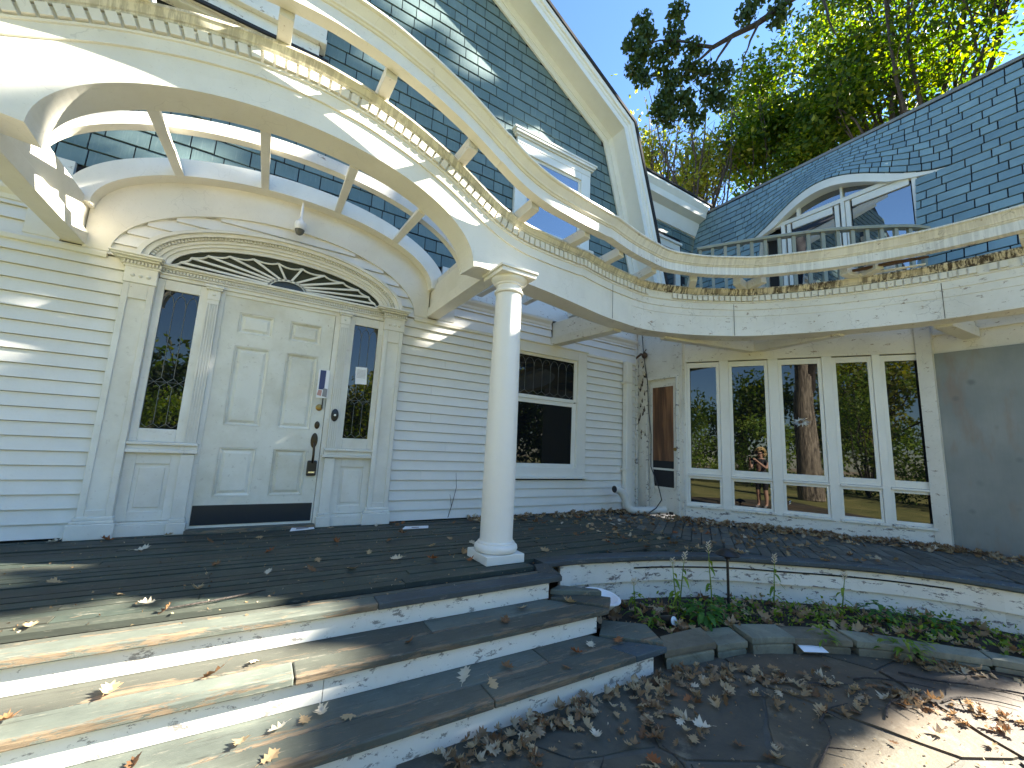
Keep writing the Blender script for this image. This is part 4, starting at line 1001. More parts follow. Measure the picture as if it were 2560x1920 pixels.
MB().extr([(7.14, -4.9, 2.6), (8.0, -4.9, 6.34), (12, -4.9, 6.34), (12, -4.9, -.4), (6.9, -4.9, -.4)], (0, .1, 0)).build('end_wall', M_shB, WG)
# eyebrow trim: white arch band, soffit, doors behind
yy_ = np.linspace(OP0 - .42, OP1 + .55, 50)
band = []
for y in yy_:
    p = surf(y, ZL + .001); lift = (za(y) - ZL) / EH; dz = .03 + .12 * min(1, lift * 2.2)
    band.append([p + Vector((.004, 0, -.01)), p + Vector((.004, 0, -dz)), p + Vector((.03, 0, -dz)), p + Vector((.06, 0, -.02))])
ey = MB().loft(band).build('eyebrow_fascia', M_white, WG, 40)
sof = []
for y in yy_:
    p = surf(y, ZL + .001); lift = (za(y) - ZL) / EH; dz = .03 + .12 * min(1, lift * 2.2)
    sof.append([p + Vector((.03, 0, -dz + .004)), Vector((7.76, y, p.z - dz - .004)), Vector((7.76, y, p.z - dz + .02)), p + Vector((.03, 0, -dz + .02))])
MB().loft(sof).build('eyebrow_soffit', M_white, WG, 40)
MB().box(7.98, 8.1, OP0 - .3, OP1 + .5, 2.95, 6.2).build('recess_wall', M_dark, WG)
for y0, y1 in ((OP0 - .03, OP0 + .0), (OP1 - .0, OP1 + .03)):
    MB().extr([(sx(2.7) + .02, y0, 2.7), (sx(ZL) + .02, y0, ZL), (8.0, y0, ZL), (8.0, y0, 2.7)], (0, y1 - y0, 0)).build('recess_cheek', M_shB if y0 < -2 else M_white, WG)
# french doors with arched transom
fd = MB().box(7.680, 7.750, OP0, OP1, 5.16, 5.23).build('french_door', M_white, WG)
MB().box(7.680, 7.740, -2.20, -2.15, 3.0, 5.16).box(7.680, 7.740, -1.30, -1.24, 3.0, 5.16).box(7.670, 7.740, -2.19, -2.16, 5.23, 5.62).box(7.670, 7.740, -1.56, -1.51, 5.23, 5.55).box(7.670, 7.740, -2.78, -2.74, 5.23, 5.5).build('door_post', M_white, fd)
tp_ = [y for y in np.linspace(OP0 + .02, OP1 - .02, 30)]; pts_ = [(7.725, y, max(5.22, za(y) - .10)) for y in tp_]
MB().add([(7.725, y, 5.2) for y in tp_] + pts_, [(k, k + 1, k + 31, k + 30) for k in range(29)]).build('transom_pane', M_glassU, fd, recalc=False)
for y0, y1 in ((-3.075, -2.21), (-2.12, -1.33)):
    MB().box(7.695, 7.735, y0, y0 + .06, 3.0, 5.15).box(7.695, 7.735, y1 - .06, y1, 3.0, 5.15).box(7.695, 7.735, y0 + .09, y1 - .09, 5.03, 5.15).box(7.695, 7.735, y0 + .09, y1 - .09, 3.0, 3.25).build('door_leaf', M_white, fd)
    MB().add([(7.725, y0 + .08, 3.2), (7.725, y1 - .08, 3.2), (7.725, y1 - .08, 5.05), (7.725, y0 + .08, 5.05)], [(0, 1, 2, 3)]).build('pane', M_glassU, fd, recalc=False)
# balcony railing (curved)
BR = spline([(5.18, -1.22), (5.62, -1.94), (6.05, -2.53), (6.45, -2.92), (6.76, -3.17), (6.98, -3.27)], .1)
br = MB(); rr = link('balcony_railing', None, WG)
pp = [p + Vector((0, 0, 3.95)) for p in BR]
MB().loft([[p + n_ * a + Vector((0, 0, z)) for a, z in ((-.045, -.03), (.045, -.03), (.05, 0), (.03, .018), (-.03, .018), (-.05, 0))] for p, n_ in zip(pp, normals(BR, 1))]).build('top_rail', M_balc, rr)
MB().loft([[p + n_ * a + Vector((0, 0, z - .83)) for a, z in ((-.03, -.03), (.03, -.03), (.03, .02), (-.03, .02))] for p, n_ in zip(pp, normals(BR, 1))]).build('bottom_rail', M_balc, rr)
MB().bar((6.98, -3.27, 3.93), (7.42, -3.22, 3.93), .08, .05).build('top_rail', M_balc, rr)
bm_ = MB().box(-.021, .021, -.021, .021, 3.13, 3.925).mesh('baluster', M_balc)
L = 0; nxt = .04
for a, b in zip(BR, BR[1:]):
    s_ = (b - a).length
    while nxt < L + s_:
        p = a + (b - a) * ((nxt - L) / s_); link('baluster', bm_, rr, (p.x, p.y, 0), (0, 0, math.atan2(b.y - a.y, b.x - a.x))); nxt += .165
    L += s_
# ------------------------------------------------------------------ link between gable and wing
BK = thing('rear_block', 'narrow shingled wall with a white cornice between the gable and the wing roof', 'house')
MB().box(5.2, 8.2, .68, .9, 2.9, 6.2).build('wall', M_back, BK)
MB().extr([(5.3, .68, 5.82), (5.3, .63, 5.83), (5.3, .60, 5.95), (5.3, .56, 6.12), (5.3, .40, 6.18), (5.3, .37, 6.30), (5.3, .30, 6.40), (5.3, .30, 6.44), (5.3, .68, 6.46)], (2.62, 0, 0)).build('cornice', M_white, BK)
MB().box(5.3, 8.0, .28, .9, 6.46, 6.50).build('roof', M_roof, BK)
q2_ = []
z = 2.95; r = 0
while z < 5.8:
    x = 5.3 + (r % 2) * .1
    while x < 7.9:
        w = wr.choice((.18, .24, .3)); a, b = x + .004, x + w - .004; x += w
        if not (b > 6.2 and a < 7.35 and z + .16 > 4.0 and z < 5.45): q2_.append([(a, .68, z), (b, .68, z), (b, .68, z + .159), (a, .68, z + .159)])
    z += .166; r += 1
lay([[Vector(p) for p in q] for q in q2_], (0, -1, 0), 'shingle', M_shA, BK)
wk = MB().box(6.25, 6.40, .62, .68, 4.0, 5.42).box(7.15, 7.30, .62, .68, 4.0, 5.42).box(6.40, 7.15, .62, .68, 5.28, 5.42).box(6.22, 7.33, .58, .68, 5.42, 5.47).build('window', M_white, BK)
MB().box(6.40, 7.15, .655, .67, 4.0, 5.28).build('pane', M_glassU, wk)
# ------------------------------------------------------------------ small things
cb = thing('dome_camera', 'small white dome camera hanging from the rear arch above the front door', 'camera', None, (.045, -.11, 3.135))
MB().lathe([(.012, .212), (.013, .03), (.022, .02), (.03, .005), (.034, -.005)], n=18).build('stem', M_plastic, cb, 40)
MB().lathe([(.034, -.005), (.052, -.015), (.058, -.04), (.057, -.085), (.05, -.095), (.042, -.096)], n=28).build('housing', M_plastic, cb, 40)
MB().lathe([(.047, -.092), (.044, -.115), (.033, -.14), (.015, -.152), (.0005, -.154)], n=24).build('dome', glass('dome_glass', (.12, .12, .11), 1.45), cb, 40)
ds = thing('downspout', 'white downspout on the clapboards beside the corner with a broken loose elbow', 'downspout')
MB().box(4.89, 5.02, -.125, -.035, .03, 2.37).build('pipe', M_white, ds, bevel=.012)
for z in (.62, 2.0): MB().box(4.86, 5.05, -.13, -.02, z, z + .03).build('strap', M_old, ds)
el = thing('elbow_pipe', 'loose curved white downspout elbow lying on the deck below the downspout', 'pipe')
pts = [(4.46, -.30, .36), (4.52, -.30, .355), (4.62, -.30, .30), (4.69, -.30, .20), (4.74, -.31, .10), (4.82, -.33, .055), (4.95, -.36, .052), (5.08, -.40, .055), (5.20, -.46, .06), (5.30, -.54, .075)]
def rib_tube(pts, r, sub=6):
    out = []; rs = []
    P_ = [Vector(p) for p in pts]
    for i in range(len(P_) - 1):
        p0, p1, p2, p3 = P_[max(i - 1, 0)], P_[i], P_[i + 1], P_[min(i + 2, len(P_) - 1)]
        for k in range(sub):
            t = k / sub; out.append(.5 * ((2 * p1) + (p2 - p0) * t + (2 * p0 - 5 * p1 + 4 * p2 - p3) * t * t + (3 * p1 - p0 - 3 * p2 + p3) * t ** 3)); rs.append(r * (1.0 if k % 2 else .93))
    out.append(P_[-1]); rs.append(r); return out, rs
o_, r_ = rib_tube(pts, .058); MB().tube(o_, r_, 14).build('tube', M_white, el, 50)
MB().tube([Vector(pts[0]) + Vector((-.003, 0, 0)), Vector(pts[0]) + Vector((.0, 0, 0))], .05, 14).build('dark_mouth', M_black, el)
cd = thing('power_cord', 'thin black cord hanging down the frame of the plywood panelled side door', 'cord')
MB().tube([(5.20, -.16, 2.90), (5.22, -.17, 2.6), (5.235, -.20, 2.3), (5.235, -.245, 2.05), (5.24, -.26, 1.6), (5.24, -.31, 1.2), (5.245, -.30, .7), (5.235, -.46, .38), (5.22, -.52, .22), (5.12, -.50, .10), (5.0, -.47, .03)], .008, 6).build('wire', M_black, cd, 60)
fx = thing('broken_light_fixture', 'broken dark light fixture stub on the white board over the side door', 'light fixture', None, (5.23, -.20, 2.50))
MB().lathe([(.05, 0), (.055, .02), (.03, .03), (.0005, .032)], n=14).build('plate', plain('rusty_metal', (.12, .07, .04), .6, .3, .4), fx, 40); fx.children[-1].rotation_euler = (0, -PI / 2, 0)
MB().tube([(-.02, 0, 0), (-.06, .03, .02), (-.09, .09, -.03), (-.07, .12, -.05)], [.02, .022, .018, .008], 8).tube([(-.03, 0, .02), (-.05, -.04, .06), (-.04, -.06, .09)], .008, 6).build('arm', bpy.data.materials['rusty_metal'], fx, 60)
bw = thing('white_basin', 'white round plastic basin beside the second step', 'basin', None, (2.36, -2.22, -.30))
MB().lathe([(.0005, 0), (.07, .001), (.10, .02), (.135, .075), (.155, .078), (.155, .085), (.132, .084), (.095, .03), (.06, .012), (.0005, .011)], n=40).build('bowl', M_plastic, bw, 40)
bw.rotation_euler = (.12, .05, 0)
pl = thing('path_light', 'black mushroom garden path light on a thin stake in the flower bed', 'garden light', None, (3.46, -2.60, -.42))
MB().tube([(0, 0, 0), (0, 0, .50)], .011, 8).build('stake', M_black, pl); MB().lathe([(.025, .47), (.03, .495), (.098, .50), (.10, .505), (.06, .535), (.02, .552), (.0005, .555)], n=30).build('shade', M_black, pl, 40)
sp = thing('spotlight', 'small black garden spotlight tilted beside the leafy plant in the bed', 'garden light', None, (2.74, -2.52, -.36))
MB().tube([(0, .03, 0), (0, -.09, .035)], [.032, .042], 16).build('body', M_black, sp, 40); MB().lathe([(.033, 0), (.02, .006), (.0005, .008)], n=16).build('lens', plain('lamp_lens', (.55, .62, .66), .15), sp, 40)
sp.children[-1].location = (0, -.092, .036); sp.children[-1].rotation_euler = (PI / 2 - .28, 0, 0)
def sheet(name, label, cat, loc, pts, rz, mat=M_paper, extra=None):
    t = thing(name, label, cat, None, loc); t.rotation_euler = (0, 0, rz)
    MB().extr([(x, y, z) for x, y, z in pts], (0, 0, .002)).build('sheet', mat, t)
    for (m_, q) in (extra or []): MB().extr([(x, y, z + .003) for x, y, z in q], (0, 0, .001)).build('print', m_, t)
    return t
sheet('leaflet', 'crumpled white leaflet on the deck in front of the door threshold', 'paper', (.40, -.10, .002), [(-.12, -.08, .0), (.10, -.09, .004), (.14, .07, .012), (-.05, .085, .02)], .2, extra=[(M_print, [(-.06, -.05, .004), (.06, -.05, .006), (.07, .02, .01), (-.03, .02, .013)])])
sheet('paper_sheet', 'damp white paper lying flat on the deck right of the entrance pilaster', 'paper', (1.46, -.37, .002), [(-.14, -.05, 0), (.13, -.07, .003), (.17, .05, .004), (-.08, .07, .002)], -.05, extra=[(M_print, [(-.04, -.03, .002), (.04, -.035, .003), (.05, .0, .003), (-.02, .01, .003)])])
sheet('paper_scrap', 'torn white paper scrap on the dark leaves of the patio', 'paper', (3.46, -3.20, -.42), [(-.08, -.03, .0), (.09, -.05, .004), (.10, .02, .012), (-.07, .055, .02)], -.45)
# ------------------------------------------------------------------ flower bed
bed = MB()
INN = [(2.45, -2.72), (2.9, -2.75), (3.2, -2.83), (3.5, -2.98), (3.78, -3.15), (4.02, -3.36), (4.22, -3.58), (4.46, -3.85), (4.62, -4.2), (4.7, -4.7), (4.72, -5.6)]
bi = spline(INN, .1)
n_ = min(len(bi), len(EP)); 
for k in range(60):
    pass
bo = [EP[min(len(EP) - 1, int(k * (len(EP) - 1) / (len(bi) - 1)))] - EN[min(len(EP) - 1, int(k * (len(EP) - 1) / (len(bi) - 1)))] * .03 for k in range(len(bi))]
bed.loft([[Vector((a.x, a.y, -.40)) + Vector((0, 0, random.uniform(-.01, .01))), a * .5 + b * .5 + Vector((0, 0, -.37 + random.uniform(-.02, .02))), Vector((b.x, b.y, -.365))] for a, b in zip(bi, bo)], closed=False, cap=False)
bo_ = bed.build('bed_soil', M_soil, None, 30, recalc=False); tag(bo_, kind='structure')
eg = thing('bed_edging', 'low curved stone edging of the flower bed beside the patio', 'edging')
OUT = [(2.31, -2.87), (2.69, -2.93), (3.02, -3.0), (3.29, -3.1), (3.58, -3.26), (3.84, -3.43), (4.03, -3.6), (4.25, -3.84), (4.47, -4.1), (4.55, -4.6), (4.57, -5.6)]
oo = spline(OUT, .05); ii = spline(INN, .05); er = random.Random(6); t = 0.0
def at(path_, t): f = t * (len(path_) - 1); i = int(min(f, len(path_) - 2)); return path_[i].lerp(path_[i + 1], f - i)
while t < .99:
    w = er.uniform(.05, .12); t1 = min(1, t + w); e = .004
    zt = -.345 + er.uniform(-.02, .012); sh_ = er.uniform(-.02, .03)
    if .27 < t < .36: zt -= .03
    def qd(e0, z):
        q = [at(oo, t + e), at(oo, (t + t1) / 2), at(oo, t1 - e), at(ii, t1 - e), at(ii, (t + t1) / 2), at(ii, t + e)]
        c = sum(q, Vector()) / 6; return [c + (p - c) * e0 + Vector((sh_ * .2, sh_, z)) for p in q]
    MB().loft([qd(1.03, zt - .042), qd(1.045, zt - .03), qd(1.04, zt - .004), qd(1.02, zt)]).build('stone', M_edgest, eg)
    MB().loft([qd(.95, -.47), qd(.98, zt - .06), qd(.94, zt - .048)]).build('stone', M_edgest, eg)
    t = t1

# ------------------------------------------------------------------ leaves
def quads_mesh(name, C, S, mat, up=0.0, asp=.55, seed=0, fold=.25, dirs=None):
    r = np.random.default_rng(seed); n = len(C); C = np.asarray(C, float); S = np.broadcast_to(np.asarray(S, float), (n,))
    a = r.normal(size=(n, 3)) if dirs is None else dirs; a /= np.linalg.norm(a, axis=1)[:, None]
    b = r.normal(size=(n, 3)); b[:, 2] *= (1 - up); b -= (b * a).sum(1)[:, None] * a; b /= np.linalg.norm(b, axis=1)[:, None]
    c = np.cross(a, b)
    L = S[:, None]
    v = np.stack([C - a * L * .5, C - a * L * .1 + b * L * asp * .5 + c * L * fold * .4, C + a * L * .5, C - a * L * .1 - b * L * asp * .5 + c * L * fold * .4], 1).reshape(-1, 3)
    f = np.arange(n * 4).reshape(-1, 4); tri = np.concatenate([f[:, [0, 1, 2]], f[:, [0, 2, 3]]], 1).reshape(-1)
    me = bpy.data.meshes.new(name); me.vertices.add(len(v)); me.vertices.foreach_set('co', v.ravel())
    me.loops.add(len(tri)); me.loops.foreach_set('vertex_index', tri.astype(np.int32)); me.polygons.add(len(tri) // 3)
    me.polygons.foreach_set('loop_start', np.arange(0, len(tri), 3, dtype=np.int32)); me.polygons.foreach_set('loop_total', np.full(len(tri) // 3, 3, np.int32))
    me.update(); me.validate(); me.materials.append(mat); return me
OAK = [(0, -.5), (.03, -.38), (.14, -.34), (.10, -.22), (.30, -.12), (.14, -.02), (.36, .16), (.16, .18), (.24, .36), (.08, .34), (0, .5)]
OAK = OAK + [(-x, y) for x, y in OAK[-2:0:-1]]
def oak(curl, twist, seed):
    r = random.Random(seed); m = MB(); pts = []
    for x, y in OAK:
        x *= r.uniform(.8, 1.2); pts.append((x, y, curl * (x * x * 2.2 + y * y * .9) + twist * x * y + r.uniform(-.02, .02)))
    n = len(pts); mid = [(0, y, curl * y * y * .9) for y in (-.3, 0, .3)]
    m.add(pts + mid, [])
    A, B, C_ = n, n + 1, n + 2
    h = n // 2
    right = list(range(0, h + 1)); left = [0] + list(range(n - 1, h - 1, -1))
    for side in (right, left):
        def near(i):
            y = pts[i][1]; return A if y < -.15 else (B if y < .15 else C_)
        for i, j in zip(side, side[1:]):
            a, b = near(i), near(j); m.f.append((i, j, b)) if a == b else (m.f.append((i, j, b)), m.f.append((i, b, a)))
    m.tube([(0, -.5, curl * .22), (.02, -.68, curl * .2 + .03)], .008, 4)
    return m
oak_me = {}
for k in DRY:
    for s_ in range(4):
        oak_me[k, s_] = oak((.35, .75, 1.15, -.4)[s_], (.2, -.5, .7, .1)[s_], s_ + hash(k) % 7 if False else s_ + len(k)).mesh('oak_leaf', M_dry[k], recalc=False)
lr = random.Random(31)
def ground_z(x, y):
    if y > -2.29 and x < 1.9: return 0.004
    if x > 1.9 and y > edge_y(x): return .006
    if x < 2.0 and y > -2.585: return -.146
    if x < 2.2 and y > -2.895: return -.296
    return -.446
PLACE = {'deck': 'on the grey boards of the porch deck', 'steps': 'on the worn entrance steps', 'pavers': 'among the leaf drift on the deck by the tall windows', 'patio': 'on the dark flagstones of the patio'}
def where(x, y, place):
    if place == 'deck':
        if y > -.28: return 'by the door threshold' if -.9 < x < .9 else ('at the foot of the clapboards right of the door' if x > .9 else 'at the foot of the left pilaster')
        if x > 1.9: return 'on the shaded boards right of the column'
        if x > 1.15: return 'on the boards just left of the column'
        if y < -1.55: return 'on the sunlit front edge of the deck' if x < .2 else 'near the front edge of the deck'
        return 'on the boards before the left pilaster' if x < -.5 else 'on the open boards before the door'
    if place == 'steps':
        s_ = 'second' if y > -2.59 else 'lowest'
        return 'on the %s step, %s' % (s_, 'sunny left part' if x < .45 else ('right end' if x > 1.5 else 'shaded middle'))
    if place == 'pavers':
        if (Vector((x, y, 0)) - WA).dot(WN) < .35 and y < -.6: return 'in the drift under the tall windows'
        return 'on the deck near the side door' if y > -1.2 else 'on the deck pavers behind the curved edge'
    if x < 1.6: return 'on the flagstones before the lowest step'
    if x > 3.4: return 'on the flagstones near the sunny corner'
    return 'in the drift along the step end and stone edging' if y > -3.35 else 'on the dark flagstones of the middle patio'
COLW = {'tan': 'tan', 'brown': 'dark brown', 'pale': 'pale cream', 'rust': 'rust red'}
nleaf = 0
def put_leaf(x, y, place, k=None, s_=None):
    global nleaf
    k = k or lr.choices(['tan', 'brown', 'pale', 'rust'], [.42, .3, .18, .10])[0]
    o = link('fallen_leaf', oak_me[k, lr.randrange(4)], None, (x, y, ground_z(x, y) + lr.uniform(.004, .012)), (lr.gauss(0, .25), lr.gauss(0, .25), lr.uniform(0, 6.28)))
    sc = (s_ or lr.uniform(.065, .115)); o.scale = (sc, sc, sc * lr.uniform(.6, 1.3))
    wh = where(x, y, place); sz = 'small' if sc < .085 else 'large'
    tag(o, '%s %s fallen oak leaf %s' % (sz, COLW[k], wh), 'leaf', '%s %s leaves %s' % (sz, COLW[k], wh)); nleaf += 1
# where single leaves lie in the photograph: deck and steps
for x, y in [(-1.62, -1.15), (-1.3, -1.78), (-.95, -1.3), (-.82, -1.98), (-.6, -1.62), (-.45, -1.85), (-.35, -2.0), (-.2, -1.2), (-.25, -1.72), (.1, -1.5), (.12, -.95), (.35, -1.55), (.42, -1.32), (.6, -1.62), (.62, -.8), (.8, -1.25), (.95, -1.5), (1.05, -.9), (1.2, -1.6), (1.35, -1.2), (1.5, -1.5), (1.25, -.65), (1.45, -1.75), (-.7, -.6), (-.3, -.45), (.05, -.4), (-1.0, -.15), (-.62, -.12), (1.3, -.12), (1.33, -.2), (1.42, -.1), (.66, -.2), (1.1, -.2), (-1.3, -.12), (1.9, -1.5), (2.1, -1.1), (2.4, -1.3), (2.2, -1.7), (2.6, -.9), (2.9, -1.3), (2.4, -.5), (2.75, -.3), (3.1, -.6), (1.75, -1.2), (1.6, -1.0), (2.05, -.6), (1.95, -.3), (2.3, -.15), (3.3, -1.1), (3.0, -.2)]: put_leaf(x, y, 'deck')
for x, y in [(-.1, -2.42), (.75, -2.5), (.05, -2.37), (1.35, -2.47), (1.55, -2.36), (-.45, -2.4), (.02, -2.7), (.15, -2.67), (.25, -2.66), (.42, -2.72), (.12, -2.83), (1.0, -2.66), (1.25, -2.68), (1.7, -2.72), (1.1, -2.78), (1.55, -2.82), (1.85, -2.68), (2.05, -2.72), (1.9, -2.4), (-.3, -2.66), (.32, -2.64), (-.7, -2.48)]: put_leaf(x, y, 'steps')
for i in range(70):
    x = lr.uniform(2.9, 5.1); y = lr.uniform(-2.6, -.1)
    if y > edge_y(x) + .06: put_leaf(x, y, 'pavers')
for i in range(60):
    u = lr.uniform(0, 3.9); w = abs(lr.gauss(0, .25)) + .07; p = WA + WD * u + WN * w
    if p.y > edge_y(p.x) + .06 and p.y < -.2: put_leaf(p.x, p.y, 'pavers')
for i in range(88):
    if i < 58:
        x = lr.uniform(.9, 4.4); e = -2.93 if x < 2.3 else at(oo, min(1, max(0, (x - 2.31) / 2.6))).y - .05
        y = e - abs(lr.gauss(0, .3))
    else: x = lr.uniform(.3, 4.6); y = lr.uniform(-4.1, -3.0)
    if x > 2.2 and y > -3.0 - max(0, x - 2.6) * .6: y -= .3
    put_leaf(x, y, 'patio', s_=lr.uniform(.05, .1))
# drifts of litter
OAKV = [oak(c_, t_, s_) for c_, t_, s_ in ((.35, .2, 1), (.9, -.5, 2), (1.3, .7, 3), (-.4, .1, 4))]
def litter(name, pts, size, seed, mat=M_litter):
    if size > .04:
        m = MB(); r = random.Random(seed)
        for p in pts:
            o = OAKV[r.randrange(4)]; s_ = size * r.uniform(1.0, 1.9)
            R_ = Matrix.Rotation(r.uniform(0, 6.28), 3, 'Z') @ Matrix.Rotation(r.gauss(0, .45), 3, 'X') @ Matrix.Rotation(r.gauss(0, .45), 3, 'Y')
            n_ = len(OAK) + 3; P_ = Vector(p); b = len(m.v)
            m.v += [tuple(P_ + R_ @ (Vector(q) * s_)) for q in o.v[:n_]]
            m.f += [tuple(b + i for i in f) for f in o.f if max(f) < n_]
        o = m.build(name, mat, None, recalc=False); tag(o, kind='stuff'); return o
    C = np.array(pts); o = link(name, quads_mesh(name, C, rng.uniform(size * .6, size * 1.3, len(C)), mat, up=0, asp=.6, seed=seed, fold=.5, dirs=np.c_[rng.normal(size=(len(C), 2)), rng.normal(size=len(C)) * .35]))
    tag(o, kind='stuff'); return o
L1 = []
for i in range(430):
    x = lr.uniform(.75, 4.3); e = -2.90 if x < 2.3 else at(oo, min(1, max(0, (x - 2.31) / 2.26))).y - .03
    d_ = abs(lr.gauss(0, .14)) * (1.5 if 1.6 < x < 3.5 else .6); 
    if x > 3.9: e = -3.45 - (x - 3.9) * 1.05
    L1.append((x, e - d_, -.447 + .035 * math.exp(-d_ / .09) * lr.random() + .006))
l_ = litter('patio_leaf_litter', L1, .046, 3); tag(l_, 'drift of brown leaf litter against the bottom step and bed edging', 'leaf litter')
L2 = []
for i in range(950):
    u = lr.uniform(-.4, 4.4); w = abs(lr.gauss(0, .20)) + .03; p = WA + WD * u + WN * w
    if u > LW: p = Vector((6.8 - w, -3.1 - (u - LW) * 1.0, 0))
    if p.y < edge_y(p.x) + .04 or p.y > -.1: continue
    L2.append((p.x, p.y, .008 + .045 * math.exp(-w / .1) * lr.random()))
for i in range(260):
    x = lr.uniform(2.2, 5.2); y = -abs(lr.gauss(0, .16)) - .04
    L2.append((x, y, .008 + .02 * lr.random()))
for i in range(260):
    x = lr.uniform(3.3, 5.4); y = lr.uniform(-3.2, -.3)
    if y > edge_y(x) + .05 and (Vector((x, y, 0)) - WA).dot(WN) > .02: L2.append((x, y, .008 + .01 * lr.random()))
l_ = litter('deck_leaf_litter', L2, .048, 4); tag(l_, 'drift of brown leaf litter along the foot of the tall windows', 'leaf litter')
L3 = []
for i in range(420):
    k = lr.randrange(len(bi)); a, b = bi[k], bo[k]; p = a.lerp(b, lr.random()); L3.append((p.x + lr.gauss(0, .03), p.y + lr.gauss(0, .03), -.375 + lr.random() * .04))
l_ = litter('bed_leaf_litter', L3, .07, 5); tag(l_, 'dead leaves lying in the flower bed', 'leaf litter')
# debris crumbs on the patio and deck
L4 = [(lr.uniform(.3, 5.2), lr.uniform(-4.6, -2.95), -.446) for i in range(900)] + [(lr.uniform(-1.8, 4.2), lr.uniform(-2.2, -.05), .004) for i in range(700)]
L4 = [p for p in L4 if not (p[2] > -.1 and p[0] > 1.95 and p[1] < edge_y(p[0]) + .05)]
l_ = litter('leaf_crumbs', L4, .016, 6); tag(l_, 'scattered leaf crumbs on the deck boards and flagstones', 'leaf litter')
# twigs
tw = random.Random(77)
for k, (x, y, L, a) in enumerate([(3.0, -3.75, .5, .1), (3.3, -3.5, .45, -.3), (2.6, -3.6, .35, .5), (3.7, -3.6, .6, -.9), (2.2, -3.75, .55, .2), (4.1, -3.75, .55, -.75), (4.3, -3.85, .5, -.9), (1.6, -3.6, .3, .9), (2.9, -3.35, .35, -.5), (3.5, -3.85, .45, -.4), (1.2, -3.35, .25, .3), (4.0, -3.95, .4, -.6)]):
    p = Vector((x, y, -.437)); d_ = Vector((math.cos(a), math.sin(a), 0)); m = MB(); pts = [p]
    for q in range(5):
        d_.rotate(Matrix.Rotation(tw.uniform(-.35, .35), 3, 'Z')); pts.append(pts[-1] + d_ * L / 5 + Vector((0, 0, tw.uniform(-.002, .004))))
    m.tube(pts, [.006, .006, .005, .004, .003, .002], 5)
    m.tube([pts[2], pts[2] + Vector((d_.y, -d_.x, 0.1)) * L * .25], [.004, .002], 4)
    tw_n = ['left of centre, pointing at the paper scrap', 'just below the paper scrap', 'short, midway between steps and paper scrap', 'long, right of the paper scrap by the bed edging', 'before the drift of leaves at the step end', 'at the upper edge of the sunny corner', 'inside the sunny corner of paving', 'short and steep, near the bottom of the picture', 'beside the stone edging behind the leaf drift', 'below the middle of the stone edging', 'shortest, close to the lowest step', 'at the dark edge of the sunlit wedge'][k]
    tag(m.build('twig', M_twig), 'thin twig on the flagstones, ' + tw_n, 'twig', 'twigs on the patio')
for (pts, lab) in (([(2.6, -1.0, .03), (2.2, -.95, .02), (1.75, -1.05, .012)], None),): pass
tw1 = MB().tube([(6.35, -3.05, .03), (6.15, -2.95, .06), (5.95, -2.9, .035), (5.8, -2.75, .06)], [.006, .006, .005, .003], 5).build('stick', M_twig); tag(tw1, 'dark bent stick on the leaf drift below the last tall window', 'stick')
tw2 = MB().tube([(-.35, -1.98, .012), (-.15, -1.95, .014), (.0, -1.9, .012), (.08, -1.87, .012)], [.004, .006, .005, .003], 5).build('stick', M_twig); tag(tw2, 'short stick on the sunlit edge of the deck', 'stick')
tw3 = MB().tube([(1.98, -.02, .0), (2.03, -.03, .2), (2.07, -.025, .38), (2.05, -.03, .55)], [.004, .0035, .003, .002], 5).tube([(2.02, -.03, .15), (1.98, -.05, .3)], [.004, .002], 4).build('dead_vine', M_twig); tag(tw3, 'dead brown vine climbing the clapboards left of the column', 'vine')
# ------------------------------------------------------------------ weeds
def blade(m, p, d_, L, w, droop=.6, n=4):
    d_ = Vector(d_).normalized(); s_ = d_.cross(Vector((0, 0, 1))); s_ = (s_.normalized() if s_.length > .01 else Vector((1, 0, 0)))
    pr_ = []
    for k in range(n + 1):
        t = k / n; c = Vector(p) + d_ * L * t + Vector((0, 0, -droop * L * t * t)); ww = w * math.sin(PI * min(1, .15 + t * .85)) * .5
        pr_.append((c + s_ * ww, c - s_ * ww))
    o = len(m.v)
    for a, b in pr_: m.v += [tuple(a), tuple(b)]
    for k in range(n): m.f.append((o + 2 * k, o + 2 * k + 1, o + 2 * k + 3, o + 2 * k + 2))
wr2 = random.Random(15)
def stalk(x, y, h, label, leaves=9):
    t_ = thing('tall_weed', label, 'weed', None, (x, y, -.40)); m = MB(); b = Vector((wr2.uniform(-.06, .06), wr2.uniform(-.04, .04), h))
    pts = [Vector((0, 0, 0)), b * .35 + Vector((.01, 0, 0)), b * .7, b]
    MB().tube(pts, [.006, .0055, .004, .002], 5).build('stem', M_lfWeed, t_)
    for k in range(leaves):
        u = .15 + .7 * k / leaves; a = k * 2.4; blade(m, b * u, (math.cos(a), math.sin(a), .3), wr2.uniform(.07, .12), .026, .9)
    m.build('leaves', M_lfWeed, t_, recalc=False)
    f = MB()
    for k in range(14):
        a = k * 2.4; p = b * (.88 + .012 * k); f.tube([p, p + Vector((math.cos(a) * .022, math.sin(a) * .022, .02))], [.002, .004], 4)
    f.build('seed_head', M_dry['pale'], t_)
stalk(2.92, -2.50, .50, 'tall thin weed with drooping leaves left of the path light')
stalk(3.02, -2.42, .42, 'shorter weed leaning beside the tall drooping weed')
stalk(3.30, -2.55, .56, 'tallest seeding weed just left of the path light stake')
stalk(3.92, -2.72, .44, 'slender weed with yellow leaves right of the path light')
stalk(4.35, -3.05, .34, 'small dry weed in front of the white curved skirt', 5)
stalk(2.60, -2.36, .30, 'small weed sprig near the white basin', 6)
bp_ = thing('leafy_plant', 'broad leaved green plant behind the stone edging next to the spotlight', 'plant', None, (3.0, -2.68, -.38))
m = MB()
